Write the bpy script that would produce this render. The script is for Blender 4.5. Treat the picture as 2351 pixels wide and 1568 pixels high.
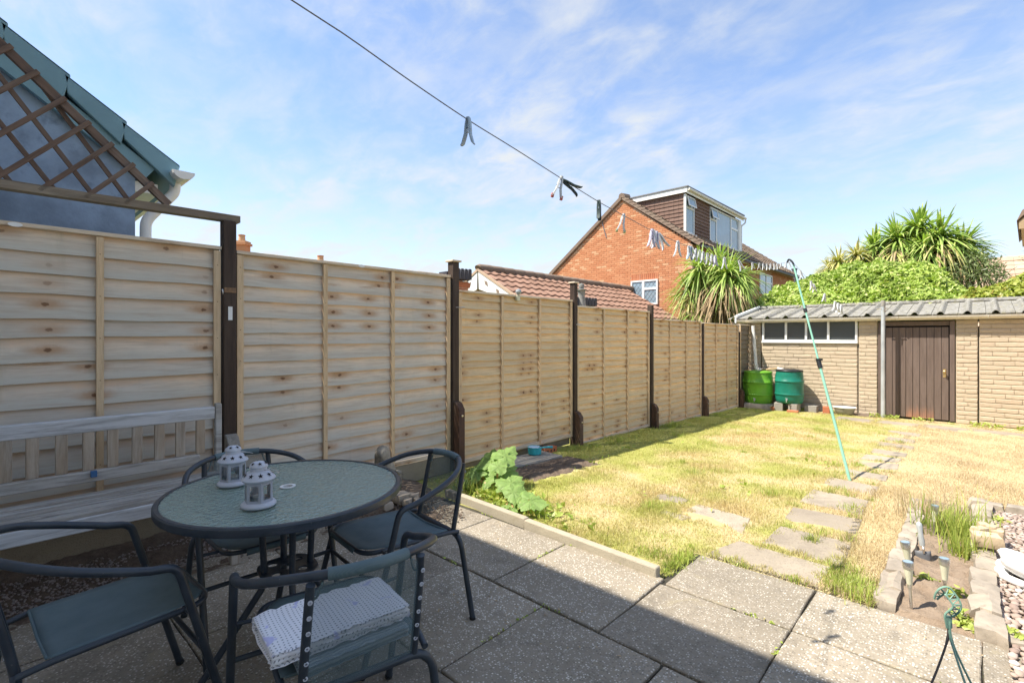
import bpy, bmesh, math, random
import numpy as np
from mathutils import Vector, Matrix, noise as mnoise

for o in list(bpy.data.objects):
    bpy.data.objects.remove(o, do_unlink=True)
scn = bpy.context.scene
COL = scn.collection
R = math.radians
rnd = random.Random(7)
rng = np.random.default_rng(11)

# ------------------------------------------------------------------ camera, sky, sun
YAW = R(43.1); EYE = 1.3
cam_d = bpy.data.cameras.new("camera"); cam_d.sensor_width = 36; cam_d.lens = 17.43
cam_d.shift_y = -0.0048; cam_d.clip_start = 0.05; cam_d.clip_end = 1500
cam = bpy.data.objects.new("camera", cam_d); COL.objects.link(cam)
cam.location = (0, 0, EYE); cam.rotation_euler = (R(90), 0, YAW)
scn.camera = cam

SUN_TO = Vector((-.37, -.50, 1.0)).normalized()
world = bpy.data.worlds.new("World"); scn.world = world; world.use_nodes = True
wn = world.node_tree.nodes; wl = world.node_tree.links; wn.clear()
w_out = wn.new("ShaderNodeOutputWorld"); bg = wn.new("ShaderNodeBackground")
sky = wn.new("ShaderNodeTexSky"); sky.sky_type = 'NISHITA'; sky.sun_disc = False
sky.sun_elevation = math.asin(SUN_TO.z); sky.sun_rotation = math.atan2(SUN_TO.x, SUN_TO.y) % (2*math.pi)
sky.air_density = 1.0; sky.dust_density = 0.05; sky.ozone_density = 1.6
bg.inputs["Strength"].default_value = 0.059
wtc = wn.new("ShaderNodeTexCoord"); wsep = wn.new("ShaderNodeSeparateXYZ")
wl.new(wtc.outputs["Generated"], wsep.inputs[0])
def wmath(op, a, b=None, clamp=False):
    n = wn.new("ShaderNodeMath"); n.operation = op; n.use_clamp = clamp
    for i, v in enumerate((a, b)):
        if v is None: continue
        if hasattr(v, "is_output"): wl.new(v, n.inputs[i])
        else: n.inputs[i].default_value = v
    return n.outputs[0]
wz = wmath('MAXIMUM', wsep.outputs[2], 0.0); wden = wmath('ADD', wz, 0.22)
wcomb = wn.new("ShaderNodeCombineXYZ")
wl.new(wmath('DIVIDE', wsep.outputs[0], wden), wcomb.inputs[0]); wl.new(wmath('DIVIDE', wsep.outputs[1], wden), wcomb.inputs[1])
wmap = wn.new("ShaderNodeMapping"); wmap.inputs["Rotation"].default_value = (0, 0, R(25)); wmap.inputs["Scale"].default_value = (1.0, 1.45, 1)
wl.new(wcomb.outputs[0], wmap.inputs[0])
def wnoise(scale, detail, rough, dist, off):
    m = wn.new("ShaderNodeVectorMath"); m.operation = 'ADD'; m.inputs[1].default_value = (off, off*.7, off*.3)
    wl.new(wmap.outputs[0], m.inputs[0])
    n = wn.new("ShaderNodeTexNoise"); n.inputs["Scale"].default_value = scale; n.inputs["Detail"].default_value = detail
    n.inputs["Roughness"].default_value = rough; n.inputs["Distortion"].default_value = dist
    wl.new(m.outputs[0], n.inputs["Vector"]); return n.outputs["Fac"]
def wramp(v, a, b):
    n = wn.new("ShaderNodeMapRange"); n.interpolation_type = 'SMOOTHSTEP'
    n.inputs["From Min"].default_value = a; n.inputs["From Max"].default_value = b
    wl.new(v, n.inputs["Value"]); return n.outputs["Result"]
c_big = wramp(wnoise(1.1, 4, .55, .3, 3.1), .22, .72)
c_mid = wramp(wnoise(4.2, 7, .58, .4, 8.2), .33, .76)
c_fine = wramp(wnoise(9.0, 7, .6, .5, 1.7), .34, .80)
cl = wmath('ADD', wmath('MULTIPLY', c_mid, wmath('ADD', wmath('MULTIPLY', c_big, .75), .15)), wmath('MULTIPLY', c_big, .16))
cl = wmath('ADD', cl, wmath('MULTIPLY', c_fine, wmath('MULTIPLY', c_big, .42)))
low = wmath('POWER', wmath('SUBTRACT', 1.0, wz, True), 5.0)
cl = wmath('ADD', wmath('MULTIPLY', cl, .72), wmath('MULTIPLY', low, .80), True)
cl = wmath('MINIMUM', cl, .92)
wmix = wn.new("ShaderNodeMix"); wmix.data_type = 'RGBA'
skyg = wn.new("ShaderNodeMix"); skyg.data_type = 'RGBA'; skyg.blend_type = 'MULTIPLY'; skyg.inputs[0].default_value = 1
skyg.inputs[7].default_value = (.85, .90, .98, 1)
wl.new(sky.outputs[0], skyg.inputs[6])
wl.new(cl, wmix.inputs[0]); wl.new(skyg.outputs[2], wmix.inputs[6]); wmix.inputs[7].default_value = (3.1, 3.2, 3.25, 1)
wl.new(wmix.outputs[2], bg.inputs["Color"]); wl.new(bg.outputs[0], w_out.inputs[0])

sun_d = bpy.data.lights.new("sun", 'SUN'); sun_d.energy = 2.0; sun_d.angle = R(.53); sun_d.color = (1, .93, .82)
sun = bpy.data.objects.new("sun", sun_d); COL.objects.link(sun)
sun.rotation_euler = SUN_TO.to_track_quat('Z', 'Y').to_euler(); sun.location = (-20, -25, 40)

scn.render.engine = 'CYCLES'
scn.view_settings.view_transform = 'Standard'; scn.view_settings.look = 'None'
scn.view_settings.exposure = 2.25; scn.view_settings.gamma = 1
scn.view_settings.use_curve_mapping = False

# ------------------------------------------------------------------ pixel -> place helpers
FD = 1859/1.6333; CX = 1175.5; CY = 1262/1.6333
_c, _s = math.cos(YAW), math.sin(YAW)
def ray(px, py):
    a = (px-CX)/FD; return (a*_c-_s, _c+a*_s, -(py-CY)/FD)
def G(px, py, z=0.0):
    d = ray(px, py); t = (z-EYE)/d[2]; return Vector((d[0]*t, d[1]*t, z))
def PX(px, py, X=-3.7):
    d = ray(px, py); t = X/d[0]; return Vector((X, d[1]*t, EYE+d[2]*t))
def PY(px, py, Y):
    d = ray(px, py); t = Y/d[1]; return Vector((d[0]*t, Y, EYE+d[2]*t))
def lawnz(Y): return -.026*max(0.0, Y-3)
def zoomed(ox, oy, sc): return lambda x, y: ((ox+x/sc)/1.6333, (oy+y/sc)/1.6333)

# ------------------------------------------------------------------ mesh helpers
class MB:
    def __init__(s): s.v = []; s.f = []
    def add(s, vs, fs):
        n = len(s.v); s.v += [tuple(v) for v in vs]; s.f += [tuple(i+n for i in f) for f in fs]; return s
    def box(s, x0, y0, z0, x1, y1, z1):
        return s.add([(x0,y0,z0),(x1,y0,z0),(x1,y1,z0),(x0,y1,z0),(x0,y0,z1),(x1,y0,z1),(x1,y1,z1),(x0,y1,z1)],
                     [(0,3,2,1),(4,5,6,7),(0,1,5,4),(1,2,6,5),(2,3,7,6),(3,0,4,7)])
    def bar(s, a, b, w, h, up=(0,0,1)):          # rectangular bar from a to b, w across, h along up
        a, b = Vector(a), Vector(b); d = (b-a).normalized(); up = Vector(up)
        x = d.cross(up).normalized()*w/2; y = x.cross(d).normalized()*h/2
        vs = [a-x-y, a+x-y, a+x+y, a-x+y, b-x-y, b+x-y, b+x+y, b-x+y]
        return s.add(vs, [(0,1,2,3),(7,6,5,4),(0,4,5,1),(1,5,6,2),(2,6,7,3),(3,7,4,0)])
    def tube(s, pts, r, n=8, closed=False, cap=True):
        P = [Vector(p) for p in pts]; m = len(P)
        rr = r if isinstance(r, (list, tuple)) else [r]*m
        T = []
        for i in range(m):
            a = P[i-1] if (i > 0 or closed) else P[i]; b = P[(i+1) % m] if (i < m-1 or closed) else P[i]
            T.append((b-a).normalized())
        u = T[0].orthogonal().normalized(); vs = []
        for i in range(m):
            u = (u-T[i]*u.dot(T[i])).normalized(); w = T[i].cross(u)
            for k in range(n):
                a = 2*math.pi*k/n; vs.append(P[i]+(u*math.cos(a)+w*math.sin(a))*rr[i])
        fs = []
        for i in range(m if closed else m-1):
            j = (i+1) % m
            for k in range(n):
                fs.append((i*n+k, i*n+(k+1) % n, j*n+(k+1) % n, j*n+k))
        if cap and not closed:
            fs.append(tuple(range(n-1, -1, -1))); fs.append(tuple((m-1)*n+k for k in range(n)))
        return s.add(vs, fs)
    def lathe(s, prof, n=24, c=(0,0,0), ph=0.0):
        vs = []; m = len(prof)
        for r, z in prof:
            for k in range(n):
                a = 2*math.pi*k/n+ph; vs.append((c[0]+r*math.cos(a), c[1]+r*math.sin(a), c[2]+z))
        fs = [(i*n+k, i*n+(k+1) % n, (i+1)*n+(k+1) % n, (i+1)*n+k) for i in range(m-1) for k in range(n)]
        if prof[0][0] > 1e-4: fs.append(tuple(range(n-1, -1, -1)))
        if prof[-1][0] > 1e-4: fs.append(tuple((m-1)*n+k for k in range(n)))
        return s.add(vs, fs)
    def prism(s, poly, ext):
        ext = Vector(ext); P = [Vector(p) for p in poly]; n = len(P)
        fs = [tuple(range(n)), tuple(range(2*n-1, n-1, -1))]
        fs += [(k, n+k, n+(k+1) % n, (k+1) % n) for k in range(n)]
        return s.add(P+[p+ext for p in P], fs)
    def grid(s, rows):                            # rows: list of equal-length lists of points
        n = len(rows[0]); vs = [p for r in rows for p in r]
        return s.add(vs, [(i*n+j, i*n+j+1, (i+1)*n+j+1, (i+1)*n+j) for i in range(len(rows)-1) for j in range(n-1)])
    def mesh(s, name, mat, smooth=False, fix=True, ang=40):
        me = bpy.data.meshes.new(name); me.from_pydata(s.v, [], s.f)
        if fix:
            bm = bmesh.new(); bm.from_mesh(me); bmesh.ops.recalc_face_normals(bm, faces=bm.faces); bm.to_mesh(me); bm.free()
        if smooth:
            me.shade_smooth(); me.set_sharp_from_angle(angle=R(ang))
        me.materials.append(mat); return me
    def build(s, name, mat, parent=None, smooth=False, world=False, bevel=0, loc=None, ang=40, fix=True):
        if world and parent is not None:
            b = root_loc(parent); s.v = [(x-b[0], y-b[1], z-b[2]) for x, y, z in s.v]
        if loc is not None:
            s.v = [(x-loc[0], y-loc[1], z-loc[2]) for x, y, z in s.v]
        me = s.mesh(name, mat, smooth or bevel > 0, fix, ang)
        o = link(name, me, parent)
        if loc is not None: o.location = loc
        if bevel:
            m = o.modifiers.new("bevel", 'BEVEL'); m.width = bevel; m.segments = 2; m.limit_method = 'ANGLE'; m.angle_limit = R(35)
        return o
def link(name, me, parent=None):
    o = bpy.data.objects.new(name, me); COL.objects.link(o)
    if parent is not None: o.parent = parent
    return o
def root_loc(o):
    b = Vector((0,0,0))
    while o is not None: b += o.location; o = o.parent
    return b
def tag(o, label=None, cat=None, group=None, kind=None):
    if label: o['label'] = label
    if cat: o['category'] = cat
    if group: o['group'] = group
    if kind: o['kind'] = kind
    return o
def thing(name, label, cat, loc=(0,0,0), rz=0, group=None, kind=None):
    o = bpy.data.objects.new(name, None); COL.objects.link(o); o.location = loc; o.rotation_euler = (0,0,rz)
    o.empty_display_size = .1
    return tag(o, label, cat, group, kind)
def struct(name, loc=(0,0,0)):
    o = bpy.data.objects.new(name, None); COL.objects.link(o); o.location = loc; o['kind'] = 'structure'; return o
def dup(o, loc=None, rz=None, label=None, parent=None):
    c = o.copy(); COL.objects.link(c)
    if parent is not None: c.parent = parent
    if loc is not None: c.location = loc
    if rz is not None: c.rotation_euler = (0,0,rz)
    if label: c['label'] = label
    for ch in list(o.children): dup(ch, parent=c)
    return c
def np_mesh(name, V, mat, smooth=False):          # V: (n, k, 3) separate k-gons
    n, k, _ = V.shape
    me = bpy.data.meshes.new(name); me.vertices.add(n*k); me.loops.add(n*k); me.polygons.add(n)
    me.vertices.foreach_set('co', V.reshape(-1).astype(np.float32))
    me.loops.foreach_set('vertex_index', np.arange(n*k, dtype=np.int32))
    me.polygons.foreach_set('loop_start', np.arange(0, n*k, k, dtype=np.int32))
    me.polygons.foreach_set('loop_total', np.full(n, k, dtype=np.int32))
    me.update(calc_edges=True); me.materials.append(mat)
    if smooth: me.shade_smooth()
    return me
def fillet(pts, r, seg=5):
    P = [Vector(p) for p in pts]; out = [P[0]]
    for i in range(1, len(P)-1):
        a, b, c = P[i-1], P[i], P[i+1]; d1 = (a-b); d2 = (c-b)
        rr = min(r, d1.length*.48, d2.length*.48); p1 = b+d1.normalized()*rr; p2 = b+d2.normalized()*rr
        for k in range(seg+1):
            t = k/seg; out.append(p1*(1-t)**2+b*2*t*(1-t)+p2*t*t)
    return out+[P[-1]]
def smooth_path(P, sub=6):
    P = [Vector(p) for p in P]; out = []
    for i in range(len(P)-1):
        p0 = P[max(i-1,0)]; p1 = P[i]; p2 = P[i+1]; p3 = P[min(i+2,len(P)-1)]
        for k in range(sub):
            t = k/sub
            out.append(.5*((2*p1)+(p2-p0)*t+(2*p0-5*p1+4*p2-p3)*t*t+(3*p1-p0-3*p2+p3)*t**3))
    return out+[P[-1]]
def nz(x, y=0., z=0.): return mnoise.noise(Vector((x, y, z)))

# ------------------------------------------------------------------ material helpers
class NT:
    def __init__(s, name):
        s.m = bpy.data.materials.new(name); s.m.use_nodes = True; s.t = s.m.node_tree; s.n = s.t.nodes; s.l = s.t.links
        s.p = s.n["Principled BSDF"]; s.out = s.n["Material Output"]; s._tc = None
    def new(s, t): return s.n.new(t)
    def put(s, v, sock):
        if hasattr(v, "is_output"): s.l.new(v, sock)
        elif isinstance(v, (tuple, list)) and len(v) == 3 and sock.type == 'RGBA': sock.default_value = (*v, 1)
        else: sock.default_value = v
    def tc(s, k="Object"):
        if s._tc is None: s._tc = s.new("ShaderNodeTexCoord")
        return s._tc.outputs[k]
    def rand(s):
        return s.new("ShaderNodeObjectInfo").outputs["Random"]
    def island(s):
        return s.new("ShaderNodeNewGeometry").outputs["Random Per Island"]
    def pos(s): return s.new("ShaderNodeNewGeometry").outputs["Position"]
    def math(s, op, a, b=0.0, clamp=False):
        n = s.new("ShaderNodeMath"); n.operation = op; n.use_clamp = clamp; s.put(a, n.inputs[0]); s.put(b, n.inputs[1]); return n.outputs[0]
    def mapped(s, vec, scale=(1,1,1), rot=(0,0,0), rand=False):
        m = s.new("ShaderNodeMapping"); m.inputs["Scale"].default_value = scale; m.inputs["Rotation"].default_value = rot; s.l.new(vec, m.inputs[0])
        if rand:
            c = s.new("ShaderNodeCombineXYZ"); r = s.rand()
            s.l.new(s.math('MULTIPLY', r, 37.0), c.inputs[0]); s.l.new(s.math('MULTIPLY', r, 91.0), c.inputs[1]); s.l.new(s.math('MULTIPLY', r, 53.0), c.inputs[2])
            s.l.new(c.outputs[0], m.inputs["Location"])
        return m.outputs[0]
    def noise(s, vec, scale, detail=4, rough=.55, dist=0):
        n = s.new("ShaderNodeTexNoise"); s.l.new(vec, n.inputs["Vector"])
        for k, v in (("Scale", scale), ("Detail", detail), ("Roughness", rough), ("Distortion", dist)): n.inputs[k].default_value = v
        return n.outputs["Fac"]
    def vor(s, vec, scale, feature='F1', out="Distance", rnd=1.0):
        n = s.new("ShaderNodeTexVoronoi"); n.feature = feature; s.l.new(vec, n.inputs["Vector"]); n.inputs["Scale"].default_value = scale
        n.inputs["Randomness"].default_value = rnd
        return n.outputs[out]
    def ramp(s, v, a, b, lo=0.0, hi=1.0, smooth=True):
        n = s.new("ShaderNodeMapRange"); n.interpolation_type = 'SMOOTHSTEP' if smooth else 'LINEAR'
        s.put(v, n.inputs["Value"])
        for k, x in (("From Min", a), ("From Max", b), ("To Min", lo), ("To Max", hi)): n.inputs[k].default_value = x
        return n.outputs["Result"]
    def mix(s, f, a, b, mode='MIX'):
        n = s.new("ShaderNodeMix"); n.data_type = 'RGBA'; n.blend_type = mode
        s.put(f, n.inputs[0]); s.put(a, n.inputs[6]); s.put(b, n.inputs[7]); return n.outputs[2]
    def bump(s, h, strength=.3, dist=.01, normal=None):
        n = s.new("ShaderNodeBump"); n.inputs["Strength"].default_value = strength; n.inputs["Distance"].default_value = dist
        s.l.new(h, n.inputs["Height"])
        if normal is not None: s.l.new(normal, n.inputs["Normal"])
        return n.outputs[0]
    def done(s, col, rough=.6, normal=None, spec=.4, metal=0.0):
        s.put(col, s.p.inputs["Base Color"]); s.put(rough, s.p.inputs["Roughness"])
        s.p.inputs["Specular IOR Level"].default_value = spec; s.p.inputs["Metallic"].default_value = metal
        if normal is not None: s.l.new(normal, s.p.inputs["Normal"])
        return s.m
    def surface(s, sh): s.l.new(sh, s.out.inputs["Surface"]); return s.m

def simple(name, col, rough=.5, var=.12, scale=8, bump=.08, spec=.4, metal=0.0, dirt=None, bscale=None):
    t = NT(name); v = t.mapped(t.tc(), rand=True); n = t.noise(v, scale, 5, .6)
    c = t.mix(t.ramp(n, .3, .7), tuple(x*(1-var) for x in col), tuple(min(1, x*(1+var)) for x in col))
    if dirt: c = t.mix(t.ramp(t.noise(v, scale*2.3, 6, .7), .52, .72, 0, .8), c, dirt)
    return t.done(c, t.ramp(n, .3, .7, rough*.85, min(1, rough*1.15)), t.bump(t.noise(v, bscale or scale*12, 4), bump, .004) if bump else None, spec, metal)

def wood(name, warm, grey, dark, axis='Y', amount=(.35,.75), knots=True, rough=.8, low=None, low_h=.06, foot=None):
    """weathered timber, grain along the local axis; low = grey-green wear on the lower part of the board"""
    t = NT(name); st = {'X': (1,14,14), 'Y': (14,1,14), 'Z': (14,14,1)}[axis]
    v = t.mapped(t.tc(), rand=True); vg = t.mapped(v, st)
    broad = t.noise(t.mapped(v, tuple(.35*x if x > 1 else .8 for x in st)), 1.6, 4, .6, .4)
    grain = t.noise(vg, 3.2, 8, .7, .35); fine = t.noise(vg, 12, 5, .7)
    c = t.mix(t.ramp(broad, amount[0], amount[1]), warm, grey)
    c = t.mix(t.ramp(t.rand(), 0, 1, 0, .35), c, tuple(min(1, x*1.2) for x in warm))
    if low:
        c = t.mix(t.ramp(t.math('FRACT', t.math('MULTIPLY', t.rand(), 7.3)), .35, 1, 0, .55), c, tuple(x*.74 for x in grey))
        sz0 = t.new('ShaderNodeSeparateXYZ'); t.l.new(t.tc(), sz0.inputs[0])
        up = t.math('ADD', sz0.outputs[2], t.math('MULTIPLY', t.math('SUBTRACT', t.noise(t.mapped(v, (1,.8,1)), 3.5, 4), .5), .11))
        c = t.mix(t.ramp(up, .014, .055, 0, .55), c, (.74,.45,.24))
        wz_ = t.mapped(t.pos(), (1, 1.0, 1.0)); st_ = t.noise(wz_, 1.3, 5, .65, .6); sv = t.noise(t.mapped(t.pos(), (3, 9, .8)), 1.0, 5, .7)
        c = t.mix(t.ramp(st_, .42, .70, 0, .55), c, tuple(x*.72 for x in grey)); c = t.mix(t.ramp(sv, .55, .75, 0, .35), c, (.40,.36,.26)); c = t.mix(t.ramp(st_, .25, .42, .3, 0), c, tuple(min(1, x*1.12) for x in warm))
    if low:
        sz = t.new("ShaderNodeSeparateXYZ"); t.l.new(t.tc(), sz.inputs[0])
        h = t.math('ADD', sz.outputs[2], t.math('MULTIPLY', t.math('SUBTRACT', t.noise(v, 5, 4), .5), .05))
        c = t.mix(t.ramp(h, -low_h, low_h*.55, .75, 0), c, low)
    if foot:
        fz = t.new('ShaderNodeSeparateXYZ'); t.l.new(t.tc(), fz.inputs[0]); hh = t.math('ADD', fz.outputs[2], t.math('MULTIPLY', t.math('SUBTRACT', t.noise(vg, 2.5, 5, .7), .5), .45))
        c = t.mix(t.ramp(hh, -.84, -.58, .9, 0), c, foot)
    c = t.mix(t.ramp(grain, .42, .70, 0, .62), c, dark)
    c = t.mix(t.ramp(fine, .50, .80, 0, .28), c, tuple(x*.6 for x in dark))
    h = t.math('ADD', grain, t.math('MULTIPLY', fine, .4))
    if knots:
        ps = t.new("ShaderNodeSeparateXYZ"); t.l.new(t.pos(), ps.inputs[0]); lz = t.new("ShaderNodeSeparateXYZ"); t.l.new(t.tc(), lz.inputs[0])
        band = t.math('FLOOR', t.math('MULTIPLY', ps.outputs[2], 1.75)); r = t.rand()
        w = t.math('ADD', t.math('ADD', ps.outputs[1], t.math('MULTIPLY', band, 7.37)), t.math('MULTIPLY', r, .035))
        vo = t.new("ShaderNodeTexVoronoi"); vo.voronoi_dimensions = '1D'; vo.inputs["Scale"].default_value = 1.55; t.l.new(w, vo.inputs["W"])
        wob = t.math('MULTIPLY', t.math('SUBTRACT', t.noise(v, 40, 3), .5), .02)
        dy = t.math('ADD', t.math('DIVIDE', vo.outputs["Distance"], 1.55), wob)
        dz = t.math('ADD', t.math('SUBTRACT', lz.outputs[2], t.math('MULTIPLY', t.math('SUBTRACT', r, .5), .05)), wob)
        def ell(sy, sz): return t.math('SQRT', t.math('ADD', t.math('POWER', t.math('ABSOLUTE', t.math('MULTIPLY', dy, sy)), 2.0), t.math('POWER', t.math('ABSOLUTE', t.math('MULTIPLY', dz, sz)), 2.0)))
        kk = t.ramp(t.math('FRACT', t.math('MULTIPLY', r, 13.7)), .25, .75); c = t.mix(t.math('MULTIPLY', kk, t.ramp(ell(.36, 1.1), .006, .048, .75, 0)), c, (.42,.24,.12))
        c = t.mix(t.math('MULTIPLY', kk, t.ramp(ell(.8, 1.3), .008, .017, .9, 0)), c, (.17,.09,.05))
    return t.done(c, rough, t.bump(h, .35, .003), .25)

M = {}
# fence timber: fresh-ish softwood, orange where overlapped, grey-green on the exposed lower edge
M['slat'] = wood('fence_slat_wood', (.84,.60,.34), (.74,.57,.37), (.50,.35,.20), 'Y', low=(.60,.52,.35), low_h=.055)
M['slat_grey'] = wood('grey_fence_slat_wood', (.78,.63,.48), (.68,.63,.56), (.46,.38,.30), 'Y', low=(.50,.51,.46), low_h=.055)
M['slat_old'] = wood('old_fence_slat_wood', (.20,.17,.125), (.26,.23,.185), (.10,.085,.06), 'Y')
M['batten'] = wood('batten_wood', (.68,.50,.31), (.60,.49,.34), (.38,.27,.17), 'Z', knots=False)
M['rail'] = wood('fence_rail_wood', (.68,.56,.42), (.64,.58,.48), (.42,.34,.26), 'Y')
M['post'] = wood('dark_post_wood', (.055,.036,.027), (.085,.062,.047), (.022,.015,.012), 'Z', knots=False, rough=.6)
M['spur'] = wood('brown_spur_wood', (.085,.045,.03), (.15,.105,.075), (.04,.025,.018), 'Z', knots=False, rough=.6)
M['trellis'] = wood('brown_trellis_wood', (.15,.10,.078), (.24,.185,.15), (.07,.047,.037), 'Y', knots=False)
M['trellis_rail'] = wood('weathered_trellis_rail_wood', (.20,.16,.12), (.40,.36,.30), (.09,.075,.06), 'Y', knots=False)
M['bench'] = wood('silvered_bench_wood', (.30,.265,.215), (.48,.485,.48), (.10,.09,.075), 'Y', amount=(.25,.6), knots=False)
M['bench_pale'] = wood('lichened_bench_wood', (.36,.355,.345), (.58,.61,.645), (.15,.145,.14), 'Y', amount=(.2,.5), knots=False)
M['bench_slat'] = wood('bench_slat_wood', (.36,.29,.215), (.50,.47,.42), (.19,.15,.11), 'Z', knots=False)
M['door'] = wood('brown_painted_door_wood', (.135,.10,.082), (.17,.128,.108), (.10,.072,.06), 'Z', knots=False, rough=.55)
M['door_worn'] = wood('worn_reddish_door_wood', (.135,.10,.082), (.17,.128,.108), (.10,.072,.06), 'Z', knots=False, rough=.6, foot=(.34,.175,.11))
def frame_mat():
    t = NT('charcoal_tube_paint'); v = t.tc(); n = t.noise(v, 14, 5, .6); s2 = t.noise(v, 90, 3, .6)
    c = t.mix(t.ramp(n, .35, .7), (.022,.032,.045), (.036,.048,.062)); c = t.mix(t.ramp(s2, .68, .74, 0, .5), c, (.16,.16,.15))
    return t.done(c, t.ramp(n, .3, .7, .30, .46), t.bump(s2, .08, .001), .5)
M['frame'] = frame_mat()
def sling_mat(name, alpha):
    t = NT(name); v = t.tc(); n = t.noise(v, 7, 4, .6)
    w = t.new("ShaderNodeTexWave"); w.inputs["Scale"].default_value = 130; t.l.new(t.mapped(v, (1,1,1)), w.inputs["Vector"])
    c = t.mix(t.ramp(n, .3, .7), (.085,.135,.152), (.125,.18,.195)); c = t.mix(t.math('MULTIPLY', w.outputs["Fac"], .25), c, (.17,.23,.25))
    t.done(c, .62, t.bump(w.outputs["Fac"], .15, .001), .35)
    tr = t.new("ShaderNodeBsdfTransparent"); mx = t.new("ShaderNodeMixShader"); mx.inputs[0].default_value = alpha
    t.l.new(tr.outputs[0], mx.inputs[1]); t.l.new(t.p.outputs[0], mx.inputs[2]); return t.surface(mx.outputs[0])
M['sling'] = sling_mat('textilene_seat_mesh', .93); M['sling_back'] = sling_mat('textilene_back_mesh', .54)
def table_glass():
    t = NT('patterned_table_glass'); v = t.tc(); a = t.vor(v, 70, 'SMOOTH_F1'); n = t.noise(v, 60, 3, .5)
    t.done((.54,.70,.62), .12, t.bump(t.math('ADD', a, t.math('MULTIPLY', n, .5)), .9, .007), .5)
    t.p.inputs["Transmission Weight"].default_value = .62; t.p.inputs["IOR"].default_value = 1.45
    return t.m
M['tglass'] = table_glass()
def clear_glass(name, tint=(.92,.95,.95), refl=.12):
    t = NT(name); tr = t.new("ShaderNodeBsdfTransparent"); tr.inputs[0].default_value = (*tint, 1)
    gl = t.new("ShaderNodeBsdfGlossy"); gl.inputs["Roughness"].default_value = .03
    fr = t.new("ShaderNodeFresnel"); fr.inputs[0].default_value = 1.5
    mx = t.new("ShaderNodeMixShader"); t.l.new(t.math('ADD', fr.outputs[0], refl, True), mx.inputs[0]); t.l.new(tr.outputs[0], mx.inputs[1]); t.l.new(gl.outputs[0], mx.inputs[2])
    return t.surface(mx.outputs[0])
M['glass'] = clear_glass('lantern_glass'); 
def window_glass(name, col, r=.05):
    t = NT(name); n = t.noise(t.tc(), 3, 4); return t.done(t.mix(n, col, tuple(x*1.5 for x in col)), r, None, .8)
M['winglass'] = window_glass('house_window_glass', (.20,.27,.32)); M['shedglass'] = window_glass('dusty_shed_glass', (.055,.062,.064), .25)
M['lantern_frame'] = simple('shaded_lantern_frame', (.36,.385,.44), .4, .06, 20, .02)  # shade on the lantern sides put into this greyer colour
M['white_metal'] = simple('white_lantern_metal', (.50,.53,.60), .38, .06, 20, .02)
M['wax'] = simple('candle_wax', (.8,.78,.72), .5, .03, 10, 0)
M['black'] = simple('black_cutout', (.012,.012,.014), .8, .1, 10, 0)
M['upvc'] = simple('white_plastic', (.78,.78,.76), .35, .04, 5, .01)
M['cream'] = simple('cream_gutter_plastic', (.70,.66,.57), .4, .08, 6, .02, dirt=(.42,.38,.30))
M['teal_metal'] = simple('teal_verge_tile', (.165,.295,.355), .45, .08, 4, .02)
M['blue_render'] = simple('blue_grey_render', (.23,.31,.43), .85, .28, 2.6, .5, dirt=(.13,.18,.26), bscale=45)
M['white_paint'] = simple('white_paint', (.8,.8,.77), .5, .05, 3, .02)
def concrete(name, a, b, spec, dark, scale=1.0, speck=.5):
    t = NT(name); v = t.mapped(t.pos(), (1,1,1)); big = t.noise(v, 1.7, 5, .6); mid = t.noise(v, 9, 6, .65)
    c = t.mix(t.ramp(big, .3, .7), a, b)
    vc = t.new("ShaderNodeTexVoronoi"); t.l.new(v, vc.inputs["Vector"]); vc.inputs["Scale"].default_value = 95*scale
    sep = t.new("ShaderNodeSeparateColor"); t.l.new(vc.outputs["Color"], sep.inputs[0])
    inside = t.ramp(vc.outputs["Distance"], .30, .52, 1, 0)
    pick = t.math('MULTIPLY', inside, t.ramp(sep.outputs[0], .46, .60))
    c = t.mix(t.math('MULTIPLY', pick, speck), c, t.mix(sep.outputs[1], spec, tuple(x*.6 for x in spec)))
    drk = t.math('MULTIPLY', inside, t.ramp(sep.outputs[2], .72, .78)); c = t.mix(t.math('MULTIPLY', drk, .6), c, dark)
    c = t.mix(t.ramp(mid, .50, .74, 0, .55), c, dark); c = t.mix(t.ramp(t.noise(v, .9, 6, .7, .6), .52, .68, 0, .5), c, tuple(x*.8 for x in dark)); c = t.mix(t.ramp(t.noise(v, 2.6, 6, .7), .60, .72, 0, .45), c, tuple(x*1.5 for x in a))
    c = t.mix(t.ramp(t.rand(), 0, 1, 0, .38), c, dark); c = t.mix(t.ramp(t.noise(v, 5.5, 6, .75, .8), .57, .66, 0, .4), c, (.30,.26,.17))
    h = t.math('ADD', t.math('MULTIPLY', inside, .6), mid)
    return t.done(c, .88, t.bump(h, .45, .004), .2)
M['slab'] = concrete('exposed_aggregate_slab', (.27,.235,.18), (.36,.31,.24), (.84,.78,.68), (.14,.122,.096), 1.12, 1.0)
M['step'] = concrete('weathered_stepping_slab', (.33,.28,.215), (.42,.36,.275), (.54,.47,.38), (.22,.185,.145), 1.0, .4)
M['kerb'] = concrete('concrete_kerb', (.42,.37,.28), (.47,.42,.33), (.5,.45,.36), (.28,.25,.19), 1.5, .3)
M['gravelboard'] = concrete('concrete_gravel_board', (.34,.29,.20), (.40,.34,.25), (.42,.37,.28), (.21,.18,.13), 1.6, .25)
M['greyconc'] = concrete('grey_concrete', (.30,.28,.25), (.36,.34,.30), (.42,.40,.36), (.18,.17,.15), 1.0, .3)
M['joint'] = simple('mossy_joint_soil', (.05,.044,.032), .95, .4, 14, .5, dirt=(.06,.075,.025))
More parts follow.
